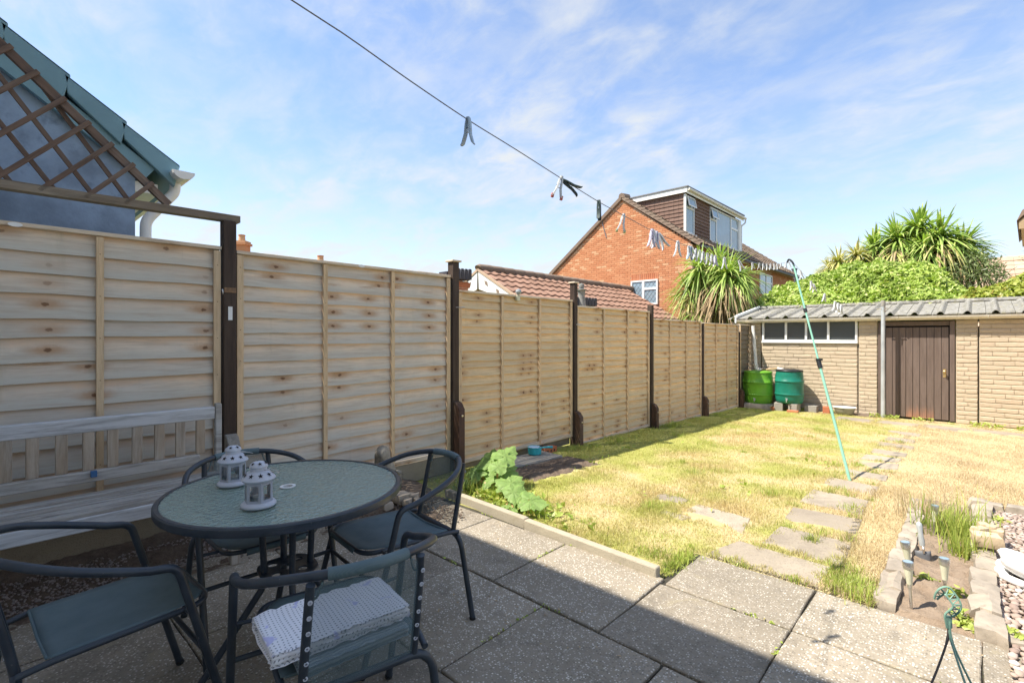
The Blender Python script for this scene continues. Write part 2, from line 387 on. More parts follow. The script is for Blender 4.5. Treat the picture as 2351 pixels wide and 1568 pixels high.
def soil_mat(name, a, b, lumps):
    t = NT(name); v = t.pos(); n = t.noise(v, 9, 7, .7); m = t.noise(v, 60, 6, .7)
    c = t.mix(t.ramp(n, .3, .7), a, b); c = t.mix(t.ramp(m, .55, .75, 0, .7), c, lumps); c = t.mix(t.ramp(m, .25, .42, .7, 0), c, tuple(x*.4 for x in a))
    return t.done(c, .95, t.bump(t.math('ADD', m, n), .8, .02), .15)
M['soil'] = soil_mat('dry_bed_soil', (.25,.185,.13), (.34,.26,.19), (.42,.34,.26)); M['darksoil'] = soil_mat('dark_crumbly_soil', (.125,.092,.068), (.21,.16,.12), (.34,.28,.225))
# lawn colour field shared by turf sheet and blades
def lawn_field(t):
    v = t.pos(); big = t.noise(v, .55, 4, .55, .6); mid = t.noise(v, 2.4, 5, .6); x = t.new("ShaderNodeSeparateXYZ"); t.l.new(v, x.inputs[0])
    nearfence = t.ramp(x.outputs[0], -3.6, -2.2, .26, .05); front = t.ramp(x.outputs[1], 2.6, 4.3, .07, 0); rt = t.ramp(x.outputs[0], -1.1, -.1, 0, -.20)
    s_ = t.math('ADD', t.math('ADD', t.math('MULTIPLY', big, .55), t.math('MULTIPLY', mid, .5)), t.math('ADD', nearfence, t.math('ADD', rt, front)))
    return s_
def lawn_mats():
    t = NT('dry_turf'); g = t.ramp(lawn_field(t), .50, .72); n = t.noise(t.pos(), 45, 5, .7)
    c = t.mix(g, t.mix(n, (.47,.38,.19), (.60,.49,.30)), t.mix(n, (.31,.32,.085), (.43,.41,.135)))
    c = t.mix(t.ramp(t.noise(t.pos(), 120, 4, .7), .3, .45, .4, 0), c, (.22,.16,.08))
    sheet = t.done(c, .95, t.bump(n, .7, .02), .1)
    t = NT('lawn_blade'); g = t.ramp(lawn_field(t), .47, .72); r = t.island(); 
    g2 = t.math('MULTIPLY', g, t.ramp(r, .05, .6, .35, 1.1), True)
    xx = t.new('ShaderNodeSeparateXYZ'); t.l.new(t.pos(), xx.inputs[0]); pale = t.ramp(xx.outputs[0], -1.3, -.2); dry = t.mix(pale, t.mix(r, (.50,.395,.165), (.67,.555,.295)), t.mix(r, (.50,.395,.235), (.66,.54,.36))); grn = t.mix(r, (.30,.37,.065), (.52,.53,.15))
    c = t.mix(g2, dry, grn); c = t.mix(t.ramp(t.math('FRACT', t.math('MULTIPLY', r, 9.1)), .90, .95, 0, .4), c, (.38,.29,.14)); t.done(c, .7, None, .25)
    tl = t.new("ShaderNodeBsdfTranslucent"); t.l.new(c, tl.inputs[0]); mx = t.new("ShaderNodeMixShader"); mx.inputs[0].default_value = .25
    t.l.new(t.p.outputs[0], mx.inputs[1]); t.l.new(tl.outputs[0], mx.inputs[2]); return sheet, t.surface(mx.outputs[0])
M['turf'], M['blade'] = lawn_mats()
def leaf_mat(name, a, b, c3=None, trans=.3, rough=.45, spec=.45):
    t = NT(name); r = t.island(); n = t.noise(t.pos(), 1.3, 3)
    c = t.mix(r, a, b); c = t.mix(t.ramp(n, .35, .7, 0, .35), c, tuple(x*1.3 for x in b)); c = t.mix(t.ramp(t.noise(t.pos(), 3.1, 4), .52, .66, 0, .45), c, tuple(x*.6 for x in a))
    if c3: c = t.mix(t.ramp(r, .86, .9), c, c3)
    t.done(c, rough, None, spec)
    tl = t.new("ShaderNodeBsdfTranslucent"); t.l.new(t.mix(1.0, c, (1.0,1.15,.5), 'MULTIPLY'), tl.inputs[0])
    mx = t.new("ShaderNodeMixShader"); mx.inputs[0].default_value = trans
    t.l.new(t.p.outputs[0], mx.inputs[1]); t.l.new(tl.outputs[0], mx.inputs[2]); return t.surface(mx.outputs[0])
M['ivy'] = leaf_mat('ivy_leaf', (.24,.36,.055), (.47,.56,.14), (.60,.61,.24)); M['cord'] = leaf_mat('sword_leaf', (.18,.30,.05), (.42,.53,.14), (.58,.55,.22))
M['cord_pale'] = leaf_mat('pale_flower_spray', (.46,.42,.13), (.64,.57,.24), (.38,.43,.12), .2); M['cord_big'] = M['cord']; M['dead'] = leaf_mat('dead_hanging_leaf', (.26,.18,.10), (.46,.34,.20), (.55,.43,.26), .1, .8, .2)
M['shrubgrey'] = leaf_mat('grey_green_shrub_leaf', (.15,.20,.08), (.28,.32,.15)); M['weed'] = leaf_mat('weed_leaf', (.27,.37,.06), (.48,.53,.14), (.42,.36,.12)); 
def rhubarb_mat():
    t = NT('rhubarb_leaf'); s = t.new("ShaderNodeSeparateXYZ"); t.l.new(t.tc('UV'), s.inputs[0]); n = t.noise(t.tc(), 22, 5, .6)
    an = t.math('ABSOLUTE', t.math('SINE', t.math('MULTIPLY', s.outputs[0], math.pi*9)))
    br = t.math('ABSOLUTE', t.math('SINE', t.math('ADD', t.math('MULTIPLY', s.outputs[1], 26), t.math('MULTIPLY', an, 6))))
    vein = t.math('MAXIMUM', t.ramp(an, .03, .14, 1, 0), t.ramp(br, .05, .22, .55, 0))
    c = t.mix(n, (.21,.36,.09), (.36,.52,.16)); c = t.mix(t.math('MULTIPLY', vein, .55), c, (.46,.54,.24)); c = t.mix(t.ramp(t.noise(t.tc(), 60, 4), .60, .72, 0, .6), c, (.40,.36,.13))
    t.done(c, .5, t.bump(t.math('ADD', t.math('MULTIPLY', vein, -1.0), n), .8, .012), .4)
    tl = t.new("ShaderNodeBsdfTranslucent"); t.l.new(t.mix(1.0, c, (1.0,1.15,.5), 'MULTIPLY'), tl.inputs[0]); mx = t.new("ShaderNodeMixShader"); mx.inputs[0].default_value = .35
    t.l.new(t.p.outputs[0], mx.inputs[1]); t.l.new(tl.outputs[0], mx.inputs[2]); return t.surface(mx.outputs[0])
M['rhubarb'] = rhubarb_mat()
M['lime'] = leaf_mat('yellow_green_leaf', (.25,.32,.04), (.42,.44,.09), (.5,.36,.10))
M['bark'] = simple('fibrous_bark', (.17,.125,.085), .9, .4, 10, .6)
M['stalk'] = simple('rhubarb_stalk', (.42,.30,.12), .5, .3, 10, .05)
def brick_mat(name, a, b, c3, rnd_island=True):
    t = NT(name); r = t.island() if rnd_island else t.rand(); v = t.pos(); n = t.noise(v, 30, 5, .7)
    c = t.mix(r, a, b); c = t.mix(t.ramp(r, .86, .9, 0, .8), c, c3); c = t.mix(t.ramp(n, .45, .75, 0, .35), c, tuple(x*.65 for x in a))
    return t.done(c, .9, t.bump(n, .4, .006), .2)
M['redbrick'] = brick_mat('orange_red_brick', (.46,.19,.092), (.56,.27,.14), (.60,.37,.215)); M['mortar'] = simple('mortar', (.56,.37,.25), .95, .15, 20, .3)
M['onebrick'] = brick_mat('loose_red_brick', (.42,.15,.075), (.50,.21,.11), (.45,.2,.12), False)
M['shedbrick'] = brick_mat('buff_moulded_concrete', (.46,.38,.275), (.52,.425,.31), (.45,.36,.26), False); M['shedpanel'] = simple('buff_concrete_panel', (.45,.37,.27), .9, .12, 6, .4)
def tile_mat(name, a, b, c3, island):
    t = NT(name); r = t.island() if island else t.rand(); v = t.pos(); n = t.noise(v, 5, 5, .65)
    c = t.mix(r, a, b); c = t.mix(t.ramp(n, .5, .75, 0, .5), c, c3); return t.done(c, .85, t.bump(t.noise(v, 50, 4), .3, .005), .25)
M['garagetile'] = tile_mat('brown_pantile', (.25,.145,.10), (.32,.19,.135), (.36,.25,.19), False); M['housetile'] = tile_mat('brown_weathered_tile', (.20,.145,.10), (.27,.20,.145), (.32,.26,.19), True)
M['fartile'] = tile_mat('buff_roof_tile', (.44,.31,.22), (.52,.38,.27), (.40,.29,.20), True); M['housetile_part'] = tile_mat('brown_weathered_single_tile', (.20,.145,.10), (.27,.20,.145), (.32,.26,.19), False); M['fartile_part'] = tile_mat('buff_single_roof_tile', (.44,.31,.22), (.52,.38,.27), (.40,.29,.20), False)  # buff is the tiles' own light brown
M['ridge'] = tile_mat('mossy_ridge_tile', (.19,.135,.10), (.26,.19,.145), (.30,.27,.19), False)
M['cladding'] = tile_mat('brown_hung_tile', (.17,.105,.08), (.21,.135,.105), (.26,.19,.155), False)
def asbestos():
    t = NT('lichened_cement_sheet'); v = t.pos(); n = t.noise(v, 5, 6, .7); m = t.noise(t.mapped(v, (1,1.6,1)), 16, 7, .75)
    c = t.mix(t.ramp(n, .3, .7), (.24,.233,.213), (.33,.32,.29)); c = t.mix(t.ramp(m, .47, .60, 0, .85), c, (.13,.12,.09)); c = t.mix(t.ramp(t.noise(v, 11, 5, .7), .55, .66, 0, .75), c, (.30,.28,.17))
    c = t.mix(t.ramp(t.noise(v, 30, 4), .62, .68, 0, .8), c, (.45,.43,.39)); return t.done(c, .92, t.bump(m, .6, .01), .15)
M['sheet'] = asbestos()
M['butt_green'] = simple('lime_green_plastic', (.135,.36,.028), .35, .12, 5, .03); M['butt_teal'] = simple('teal_green_plastic', (.012,.165,.115), .33, .12, 5, .03)
M['propgreen'] = simple('mint_green_coated_steel', (.24,.50,.38), .4, .08, 8, .02); M['clampblack'] = simple('black_plastic', (.02,.022,.024), .4, .2, 10, .03)
M['polegrey'] = simple('galvanised_pole', (.46,.49,.50), .45, .12, 4, .05, metal=.3); M['steel'] = simple('brushed_steel', (.55,.53,.50), .3, .1, 20, .03, metal=.9)
M['tealpan'] = simple('turquoise_plastic', (.035,.38,.45), .4, .08, 8, .02); M['palepan'] = simple('pale_blue_lining', (.40,.55,.72), .5, .06, 8, .02)
M['frost'] = simple('frosted_lamp_plastic', (.62,.61,.46), .45, .06, 9, .02); M['hookgreen'] = simple('sage_green_plastic', (.22,.38,.30), .45, .12, 20, .03)
M['cable'] = simple('dark_wire', (.10,.085,.08), .5, .15, 20, .02); M['line'] = simple('grey_washing_line', (.22,.22,.23), .6, .1, 20, 0)
M['pegwhite'] = simple('white_peg_plastic', (.62,.64,.65), .4, .06, 30, 0); M['pegblue'] = simple('blue_grey_peg_plastic', (.34,.45,.56), .4, .1, 30, 0); M['pegdark'] = simple('dark_green_peg_plastic', (.035,.06,.06), .45, .1, 30, 0)
M['pegred'] = simple('red_peg_tip', (.62,.12,.06), .4, .05, 30, 0); M['pegyellow'] = simple('yellow_green_peg_plastic', (.55,.55,.20), .4, .08, 30, 0); M['peglilac'] = simple('pale_lilac_peg_plastic', (.62,.60,.72), .4, .05, 30, 0)
M['stone'] = simple('weathered_edging_stone', (.34,.29,.23), .92, .2, 7, .6, dirt=(.20,.17,.13), bscale=40); M['sandstone'] = simple('sandy_stone', (.50,.39,.26), .9, .15, 8, .4)
M['statue'] = simple('lichened_cast_stone', (.30,.27,.22), .95, .25, 14, .5, dirt=(.10,.095,.075), bscale=70); M['greystatue'] = simple('grey_cast_stone', (.26,.26,.24), .9, .2, 14, .3)
def pebble_mat():
    t = NT('mixed_pebble'); r = t.math('FRACT', t.math('ADD', t.rand(), t.island())); n = t.noise(t.pos(), 40, 4)
    c = t.mix(t.ramp(r, 0, .5), (.27,.20,.165), (.38,.295,.24)); c = t.mix(t.ramp(r, .5, .8), c, (.45,.37,.32)); c = t.mix(t.ramp(r, .93, .96), c, (.58,.54,.50)); c = t.mix(t.ramp(n, .5, .7, 0, .3), c, (.25,.20,.17))
    return t.done(c, .75, t.bump(n, .2, .003), .3)
M['pebble'] = pebble_mat(); M['gravel'] = soil_mat('dull_gravel', (.32,.265,.24), (.48,.41,.38), (.62,.57,.54))
M['white_cer'] = simple('white_glazed_pottery', (.82,.82,.80), .3, .03, 5, .02)
def mat_cloth():
    t = NT('white_punched_mat'); v = t.tc('UV'); d = t.vor(t.mapped(v, (1,1,1)), 88, rnd=0.0); hole = t.ramp(d, .15, .26, .7, 0)
    b = t.noise(t.tc(), 16, 3, .45, .5); c = t.mix(t.ramp(b, .60, .66, 0, .75), (.88,.89,.93), (.46,.47,.80)); c = t.mix(t.math('MULTIPLY', hole, t.ramp(b, .66, .58)), c, (.10,.12,.16))
    return t.done(c, .6, t.bump(hole, -.3, .003), .3)
M['matcloth'] = mat_cloth()
def mat_ribbed():
    t = NT('grey_ribbed_mat'); w = t.new("ShaderNodeTexWave"); w.bands_direction = 'X'; w.inputs["Scale"].default_value = 26; t.l.new(t.tc('UV'), w.inputs["Vector"])
    return t.done(t.mix(w.outputs["Fac"], (.22,.28,.31), (.37,.43,.46)), .6, t.bump(w.outputs["Fac"], .6, .004), .3)
M['matribbed'] = mat_ribbed()
M['blueclip'] = simple('blue_plastic', (.04,.12,.27), .5, .1, 20, 0); M['sticker'] = simple('white_sticker', (.75,.76,.76), .5, .04, 30, 0); M['rust'] = simple('corroded_metal', (.22,.13,.07), .7, .4, 30, .2); M['brass'] = simple('tarnished_brass', (.45,.33,.16), .4, .2, 30, .1, metal=.7)
M['picket'] = simple('charcoal_painted_picket', (.05,.05,.06), .6, .2, 8, .1); M['ground'] = simple('neighbouring_grass', (.13,.15,.05), .95, .4, .6, .3)
M['glassball'] = simple('grey_glass_ball', (.30,.33,.34), .15, .1, 9, 0); M['ownwall'] = simple('house_back_white_bounce', (.80,.79,.76), .9, .2, 5, .2); M['flatroof'] = simple('grey_felt_roof', (.20,.205,.21), .85, .15, 4, .2)  # ownwall: white chosen to bounce skylight onto patio and fence
M['soffit'] = simple('tan_painted_board', (.38,.27,.16), .6, .1, 4, .05); M['lead'] = simple('lead_flashing', (.13,.135,.145), .6, .2, 6, .1)

# ================================================================== GROUND
b = MB(); b.grid([[(x, y, -.45) for x in (-500, -60, 0, 60, 500)] for y in (-500, -60, 0, 60, 500)])
tag(b.build('ground', M['ground'], fix=False), kind='structure')

# own house behind the camera: only its shadow is seen, wall whitened to bounce skylight
hs = thing('own_house', 'own brick house whose eaves shade the paved patio', 'house', (0, -.5, 0))
b = MB().box(-9, -8, -.45, 8, 0, 5.0); b.build('wall', M['ownwall'], hs)
b = MB().prism([(-9.3, .16, 4.95), (-9.3, .16, 5.06), (-9.3, -4, 8.0), (-9.3, -8.4, 5.06), (-9.3, -8.4, 4.95)], (17.6, 0, 0)); b.build('roof', M['ridge'], hs)
b = MB().box(-.9, .0, .0, .1, .03, 2.1); b.build('door', M['white_paint'], hs)

# lawn sheet
soilpatch = [(-3.72, 3.3), (-2.95, 3.35), (-2.9, 4.3), (-3.72, 4.4)]
def turf_h(x, y):
    h = lawnz(y) + .012*nz(x*1.3, y*1.3, 4) + .006*nz(x*5, y*5, 1)
    return h + (.012 if y > 2.6 else 0)
b = MB(); xs = np.linspace(-3.95, 3.2, 80); ys = np.linspace(2.56, 12.0, 110)
b.grid([[(x, y, turf_h(x, y)-.012-(.06 if (x > -1.26 and y < 2.97) or (x > -.36 and 2.85 < y < 5.2) else 0)) for x in xs] for y in ys])
tag(b.build('lawn', M['turf'], smooth=True, fix=False), kind='structure')
b = MB(); b.grid([[(x, y, -.017+.004*nz(x*9, y*9)) for x in np.linspace(-3.75, 3.2, 60)] for y in np.linspace(-.5, 2.96, 50)]); tag(b.build('patio_base', M['joint'], fix=False), kind='structure')

# patio slabs
patio = struct('patio')
slab_n = [0]
def slab(x0, x1, y0, y1, mat='slab', top=None, parent=None, g=.0042, th=.05, name='paving_slab', bev=.006):
    cx, cy = (x0+x1)/2, (y0+y1)/2; top = rnd.uniform(-.003, .003) if top is None else top
    n = 4; P = []
    hx, hy = (x1-x0)/2-g*rnd.uniform(.5, 1.2), (y1-y0)/2-g*rnd.uniform(.5, 1.2)
    for (ax, ay, bx, by) in ((-1,-1,1,-1), (1,-1,1,1), (1,1,-1,1), (-1,1,-1,-1)):
        for k in range(n):
            t = k/n; x = ax+(bx-ax)*t; y = ay+(by-ay)*t; j = rnd.uniform(-.004, .004) if k else 0
            P.append((x*hx+(j if abs(ax) == abs(bx) and ax == bx else 0), y*hy+(j if ay == by else 0), -th))
    o = MB().prism(P, (0, 0, th)).build(name, M[mat], parent or patio, bevel=bev)
    o.location = (cx, cy, top); o.rotation_euler = (rnd.uniform(-.003, .003), rnd.uniform(-.003, .003), rnd.uniform(-.004, .004)); return o
W = .62
for x0, x1 in ((-3.14, -2.54), (-2.54, -1.88), (-1.88, -1.22)): slab(x0, x1, 1.86, 2.51)
for x0 in (-1.22, -.60, .02, .64, 1.26): slab(x0, x0+W, 1.86, 2.45)
for x0 in (-1.20, -.60, .02, .64, 1.26): slab(x0, x0+(.60 if x0 < -1 else W), 2.46, 2.93 if x0 < .02 else 3.0)
for k, x0 in enumerate((-3.39, -2.77, -2.15, -1.53, -.91, -.29, .33, .95)): slab(x0, x0+W, 1.22, 1.85)
slab(-3.33, -3.08, .60, 1.22)
for x0 in (-3.08, -2.46, -1.84, -1.22, -.60, .02, .64): slab(x0, x0+W, .60, 1.22)
for x0 in (-3.29, -2.77, -2.15, -1.53, -.91, -.29, .33): slab(x0, x0+(.52 if x0 < -3 else W), -.02, .60)
slab(-3.36, -3.08, -.5, -.02)
for x0 in (-3.08, -2.46, -1.84, -1.22, -.6, .02): slab(x0, x0+W, -.5, -.02)

# kerb between patio and lawn
kerb = struct('edging_kerb')
for x0, x1 in ((-3.17, -2.262), (-2.252, -1.258)):
    o = MB().box(-(x1-x0)/2, -.025, -.1, (x1-x0)/2, .025, .052).build('kerb_stone', M['kerb'], kerb, bevel=.008)
    o.location = ((x0+x1)/2, 2.555 - .06*((x0+x1)/2+2.2), 0); o.rotation_euler = (0, 0, -.045)

# stepping stone path across the lawn
path = struct('stepping_path')
def quad_stone(pts, mat='step', lift=.006, th=.04, name='stepping_stone', parent=None):
    P = [Vector((x, y, 0)) for x, y in pts]; c = sum(P, Vector())/4; out = []
    for i in range(4):
        a, q = P[i]-c, P[(i+1) % 4]-c
        for k in range(3):
            p = a.lerp(q, k/3); p *= 1+rnd.uniform(-.03, .02); out.append((p.x, p.y, -th))
    zc = turf_h(c.x, c.y)
    o = MB().prism(out, (0, 0, th)).build(name, M[mat], parent or path, bevel=.006)
    o.location = (c.x, c.y, zc-.012+lift); o.rotation_euler = (0, 0, 0); return o
for q in ([(-1.19, 2.97), (-.60, 2.97), (-.60, 3.28), (-1.10, 3.30)], [(-1.0, 3.345), (-.56, 3.36), (-.575, 3.79), (-.99, 3.79)],
          [(-1.02, 3.95), (-.585, 3.99), (-.60, 4.38), (-1.05, 4.33)], [(-1.05, 4.53), (-.62, 4.50), (-.64, 4.93), (-1.05, 4.98)],
          [(-1.03, 5.24), (-.625, 5.20), (-.64, 5.53), (-1.04, 5.60)], [(-1.0, 5.88), (-.62, 5.87), (-.63, 6.12), (-.96, 6.14)],
          [(-.98, 6.37), (-.60, 6.54), (-.61, 6.86), (-.95, 6.66)], [(-.98, 6.88), (-.63, 6.93), (-.62, 7.20), (-.95, 7.2)],
          [(-.95, 7.40), (-.60, 7.36), (-.60, 7.66), (-.95, 7.72)], [(-.95, 8.02), (-.58, 8.03), (-.58, 8.26), (-.96, 8.33)],
          [(-.94, 8.62), (-.61, 8.62), (-.62, 8.93), (-.93, 8.96)], [(-1.0, 9.4), (-.6, 9.4), (-.6, 9.7), (-1.0, 9.75)]):
    quad_stone(q)
for q in ([(-1.60, 3.54), (-1.13, 3.46), (-1.19, 3.80), (-1.60, 3.84)], [(-1.95, 3.72), (-1.66, 3.66), (-1.70, 3.92), (-1.93, 3.92)], [(-1.52, 3.40), (-1.72, 3.42), (-1.70, 3.50), (-1.5, 3.50)]):
    quad_stone(q, lift=.003)
# row of paving along the shed
for k in range(5):
    quad_stone([(-1.9+k*.62, 10.55), (-1.32+k*.62, 10.5), (-1.32+k*.62, 11.0), (-1.9+k*.62, 11.05)], lift=.004)

# concrete slab with soil patch under the toy saucepan
pad = struct('concrete_pad')
o = MB().box(-.16, -.36, -.05, .16, .36, .0).build('concrete_slab', M['greyconc'], pad, bevel=.01); o.location = (-3.44, 3.93, .022); o.rotation_euler = (0, 0, -.09)
def lumpy(name, x0, x1, y0, y1, hfun, mat, nx, ny, kind='stuff', mask=None):
    b = MB(); b.grid([[(x, y, hfun(x, y)) for x in np.linspace(x0, x1, nx)] for y in np.linspace(y0, y1, ny)])
    return tag(b.build(name, M[mat], smooth=True, fix=False, ang=70), kind=kind)
def edge_f(x, y, x0, x1, y0, y1, w):
    return max(0, min(1, (x-x0)/w, (x1-x)/w, (y-y0)/w, (y1-y)/w))
lumpy('soil_patch', -3.4, -2.8, 3.3, 4.5, lambda x, y: turf_h(x, y)-.03+.045*edge_f(x+.06*nz(y*4, 1), y, -3.4, -2.85+.0, 3.3, 4.5, .14)+.012*nz(x*14, y*14, 2)+.01*nz(x*40, y*40, 5), 'darksoil', 40, 70)
# soil bank along the fence foot behind bench and table
def bank_h(x, y):
    t = max(0, min(1, (-3.34-x)/.32)); f = max(0, min(1, (2.75-y)/.3))
    return -.03+(.03+.085*t)*f+.014*nz(x*11, y*11, 2)*f+.012*nz(x*33, y*33, 6)*f
lumpy('soil_bank', -3.74, -3.10, -.4, 2.8, bank_h, 'darksoil', 46, 190)
lumpy('soil_spill', -3.25, -2.62, 1.55, 2.42, lambda x, y: -.035+.05*edge_f(x+.1*nz(y*5, 3), y+.08*nz(x*6, 8), -3.3, -2.68, 1.60, 2.40, .16)+.014*nz(x*16, y*16, 2)+.012*nz(x*45, y*45, 5), 'darksoil', 60, 80)

# ================================================================== FENCE
PANX = -3.7
def slat_obj(parent, y0, y1, zt, zb, k, mat, seed, tilt=0., proud=.019, knotty=.004, lean=0.):
    L = y1-y0; n = 10; zc = (zt+zb)/2; vs = []
    for i in range(n):
        t = i/(n-1); y = -L/2+L*t; w = .0045*nz(t*2.3+seed*7, k*1.7)+knotty*nz(t*6+seed*3, k*.35, 2)
        dz = tilt*(t-.5)
        top = zt-zc+.012+dz; bot = zb-zc-.006+w+dz
        mid = (top+bot)/2
        vs += [(-.004, y, top), (.006+.003*nz(t*3, k, seed), y, mid), (proud, y, bot), (proud-.014, y, bot), (-.013, y, top)]
    fs = []
    for i in range(n-1):
        a, c = i*5, (i+1)*5
        for j in range(5): fs.append((a+j, a+(j+1) % 5, c+(j+1) % 5, c+j))
    fs += [(0,1,2,3,4), tuple((n-1)*5+j for j in (4,3,2,1,0))]
    me = MB().add(vs, fs).mesh('slat', M[mat], True, True, 30)
    o = link('slat', me, parent); o.location = (0, (y0+y1)/2, zc); return o
def fence_panel(y0, y1, zb, zt, ns, battens, label, seed, mat='slat', knotty=.004, endw=.042, dip=0., x=PANX, group='lap fence panels along the left boundary'):
    t = thing('lap_fence', label, 'fence panel', (x, y0, zb), 0, group)
    L = y1-y0; Hh = zt-zb
    base = [i/ns for i in range(ns+1)]
    edges = [Hh*(1-e)+(rnd.uniform(-.012, .012) if 0 < i < ns else 0) for i, e in enumerate(base)]
    for k in range(ns):
        slat_obj(t, .012, L-.012, edges[k]-.004, edges[k+1], k, mat, seed, tilt=rnd.uniform(-.014, .014)+(dip*(k/ns)), knotty=knotty)
    for bx in battens:
        w = endw if bx in (battens[0], battens[-1]) else .034
        o = MB().box(-.009, -w/2, -Hh/2+.002, .009, w/2, Hh/2-.022).build('batten', M['batten'], t, bevel=.002); o.location = (.0265, bx, Hh/2)
        for q in range(7):
            pass
    o = MB().box(-.03, -L/2, -.011, .040, L/2, .011).build('top_rail', M['rail'], t, bevel=.002); o.location = (0, L/2, Hh-.004)
    o = MB().box(.0, -L/2+.01, -.018, .016, L/2-.01, .018).build('bottom_rail', M['rail'], t, bevel=.002); o.location = (.019, L/2, .022)
    o = MB().box(-.008, -L/2, -.10, .004, L/2, .0).build('gap_shade_board', M['slat_old'], t); o.location = (-.014, L/2, .004)  # added dark board, stands in for shade and hides sunlit ground under the panel
    m = MB()                                              # nail heads on the battens
    for bx in battens:
        for q in range(ns//2):
            m.lathe([(.0001, .0025), (.003, .002), (.003, 0)], 6, (0, 0, 0)); nv = len(m.v)
            zz = Hh*(1-(2*q+1)/ns)
            for i in range(nv-18, nv): vx = m.v[i]; m.v[i] = (.0356+vx[2], bx+vx[0]+rnd.uniform(-.0002, .0002), zz+vx[1])
    tag(m.build('nail_heads', M['rust'], t), kind='stuff')
    return t
p1 = fence_panel(-.80, 1.088, .205, 1.892, 14, [.024, .63, 1.262, 1.864], 'tallest grey-brown lap fence panel behind the weathered bench', 1, 'slat_grey', .006, dip=.03)
p2 = fence_panel(1.180, 3.058, .175, 1.878, 16, [.024, .632, 1.240, 1.856], 'lap fence panel behind the round glass table and stone animal', 2, 'slat_grey', .005, dip=.05)
p3 = fence_panel(3.160, 5.020, .055, 1.748, 20, [.022, .615, 1.235, 1.838], 'lap fence panel behind rhubarb and turquoise toy saucepan', 3, 'slat', .014)
p4 = fence_panel(5.118, 7.020, -.085, 1.683, 20, [.022, .63, 1.26, 1.88], 'lap fence panel with weathered grey top, third from the shed', 4, 'slat', .008)
p5 = fence_panel(7.130, 8.995, -.155, 1.572, 20, [.022, .61, 1.24, 1.843], 'lap fence panel beside sunny lawn, second from the shed', 5, 'slat', .006)
p6 = fence_panel(9.115, 10.925, -.185, 1.550, 20, [.022, .61, 1.21, 1.788], 'lap fence panel nearest the shed and green water butts', 6, 'slat', .006)
p7 = fence_panel(11.035, 11.68, -.2, 1.555, 17, [.02, .625], 'short dark old lap fence piece tight against the shed corner', 7, 'slat_old', .004)
# stickers on panel caps
for pn, yy, zz in ((p1, .118, 1.90), (p2, 2.115, 1.89)):
    b = MB(); b.lathe([(.026, 0), (.026, .0015), (.0001, .0015)], 16); b.v = [(z_, x_*1.1, y_*.45) for x_, y_, z_ in b.v]
    o = b.build('sticker', M['sticker'], pn); o.location = Vector((PANX+.0405, yy, zz-.016))-pn.location
def post(y, z0, z1, label, spur=True, sh=.4, cap=False, w=.078, mat='post', spurmat='spur', dy=0.0, x=PANX+.018, spurw=.075):
    t = thing('fence_post', label, 'fence post', (x, y, z0), 0, 'dark fence posts between the lap panels')
    MB().box(-w/2, -w/2, 0, w/2, w/2, z1-z0).build('shaft', M[mat], t, bevel=.004)
    if cap:
        MB().box(-w*.72, -w*.72, z1-z0, w*.72, w*.72, z1-z0+.018).build('cap', M['rail'], t, bevel=.003)
    if spur:
        b = MB(); d = .085; x0 = w/2+.002
        b.prism([(x0, -spurw/2+dy, 0), (x0+d, -spurw/2+dy, 0), (x0+d, -spurw/2+dy, sh-.07), (x0+d*.55, -spurw/2+dy, sh-.015), (x0+d*.15, -spurw/2+dy, sh), (x0, -spurw/2+dy, sh)], (0, spurw, 0))
        sp = b.build('spur', M[spurmat], t, bevel=.006)
        b = MB(); b.lathe([(.011, 0), (.011, .008), (.0001, .010)], 8); b.v = [(x0+d+z_, x_+dy, y_+sh-.13) for x_, y_, z_ in b.v]; b.build('bolt', M['steel'], sp)
    return t
po = []
po.append(post(1.134, -.05, 2.075, 'tall dark brown post carrying the trellis rail with concrete spur', True, .70, spurmat='greyconc'))
po.append(post(3.108, -.02, 2.015, 'dark post with small flat cap and tall brown spur beside rhubarb', True, .70, True))
po.append(post(5.068, -.07, 1.965, 'grey-topped dark post with brown spur by the turquoise saucepan', True, .44, True, w=.07))
po.append(post(7.075, -.13, 1.78, 'dark brown post with short square spur, third from the shed', True, .40, w=.072))
po.append(post(9.055, -.19, 1.548, 'low reddish post with square spur beside the lawn, second from the shed', True, .40, w=.06))
po.append(post(10.98, -.22, 1.40, 'short reddish post and spur nearest the lime green water butt', True, .42, w=.055))
# bits on the first post: plate, eye and line hooks
b = MB().box(.0, -.013, -.045, .003, .013, .045); o = b.build('label_plate', M['sticker'], po[0]); o.location = (.0395, .0, 1.505)
b = MB().box(0, -.036, -.016, .004, .036, .016); o = b.build('bracket', M['rust'], po[0]); o.location = (.0395, 0, 1.66)
b = MB().tube([(.03, -.045, 0), (.055, -.052, .0), (.058, -.05, -.02), (.045, -.046, -.03)], .004, 6); o = b.build('hook', M['steel'], po[0], True); o.location = (0, 0, 1.66)
for p, zz in ((po[1], 1.60), (po[2], 1.52)):
    b = MB().tube([(0, 0, 0), (.02, .02, 0), (.045, .075, .002)], .005, 6); o = b.build('hook', M['steel'], p, True); o.location = (.036, .0, zz)
# gravel boards under the first two panels
for y0, y1, z0, z1 in ((-.80, 1.085, .03, .20), (1.185, 3.06, .0, .17)):
    o = MB().box(-.02, -(y1-y0)/2, 0, .022, (y1-y0)/2, z1-z0).build('gravel_board', M['gravelboard'], None, bevel=.006); o.location = (PANX+.004, (y0+y1)/2, z0)
    tag(o, 'beige concrete board under the fence panel behind the bench' if y0 < 0 else 'beige concrete board at the fence foot behind the stone animal', 'gravel board', 'concrete gravel boards')

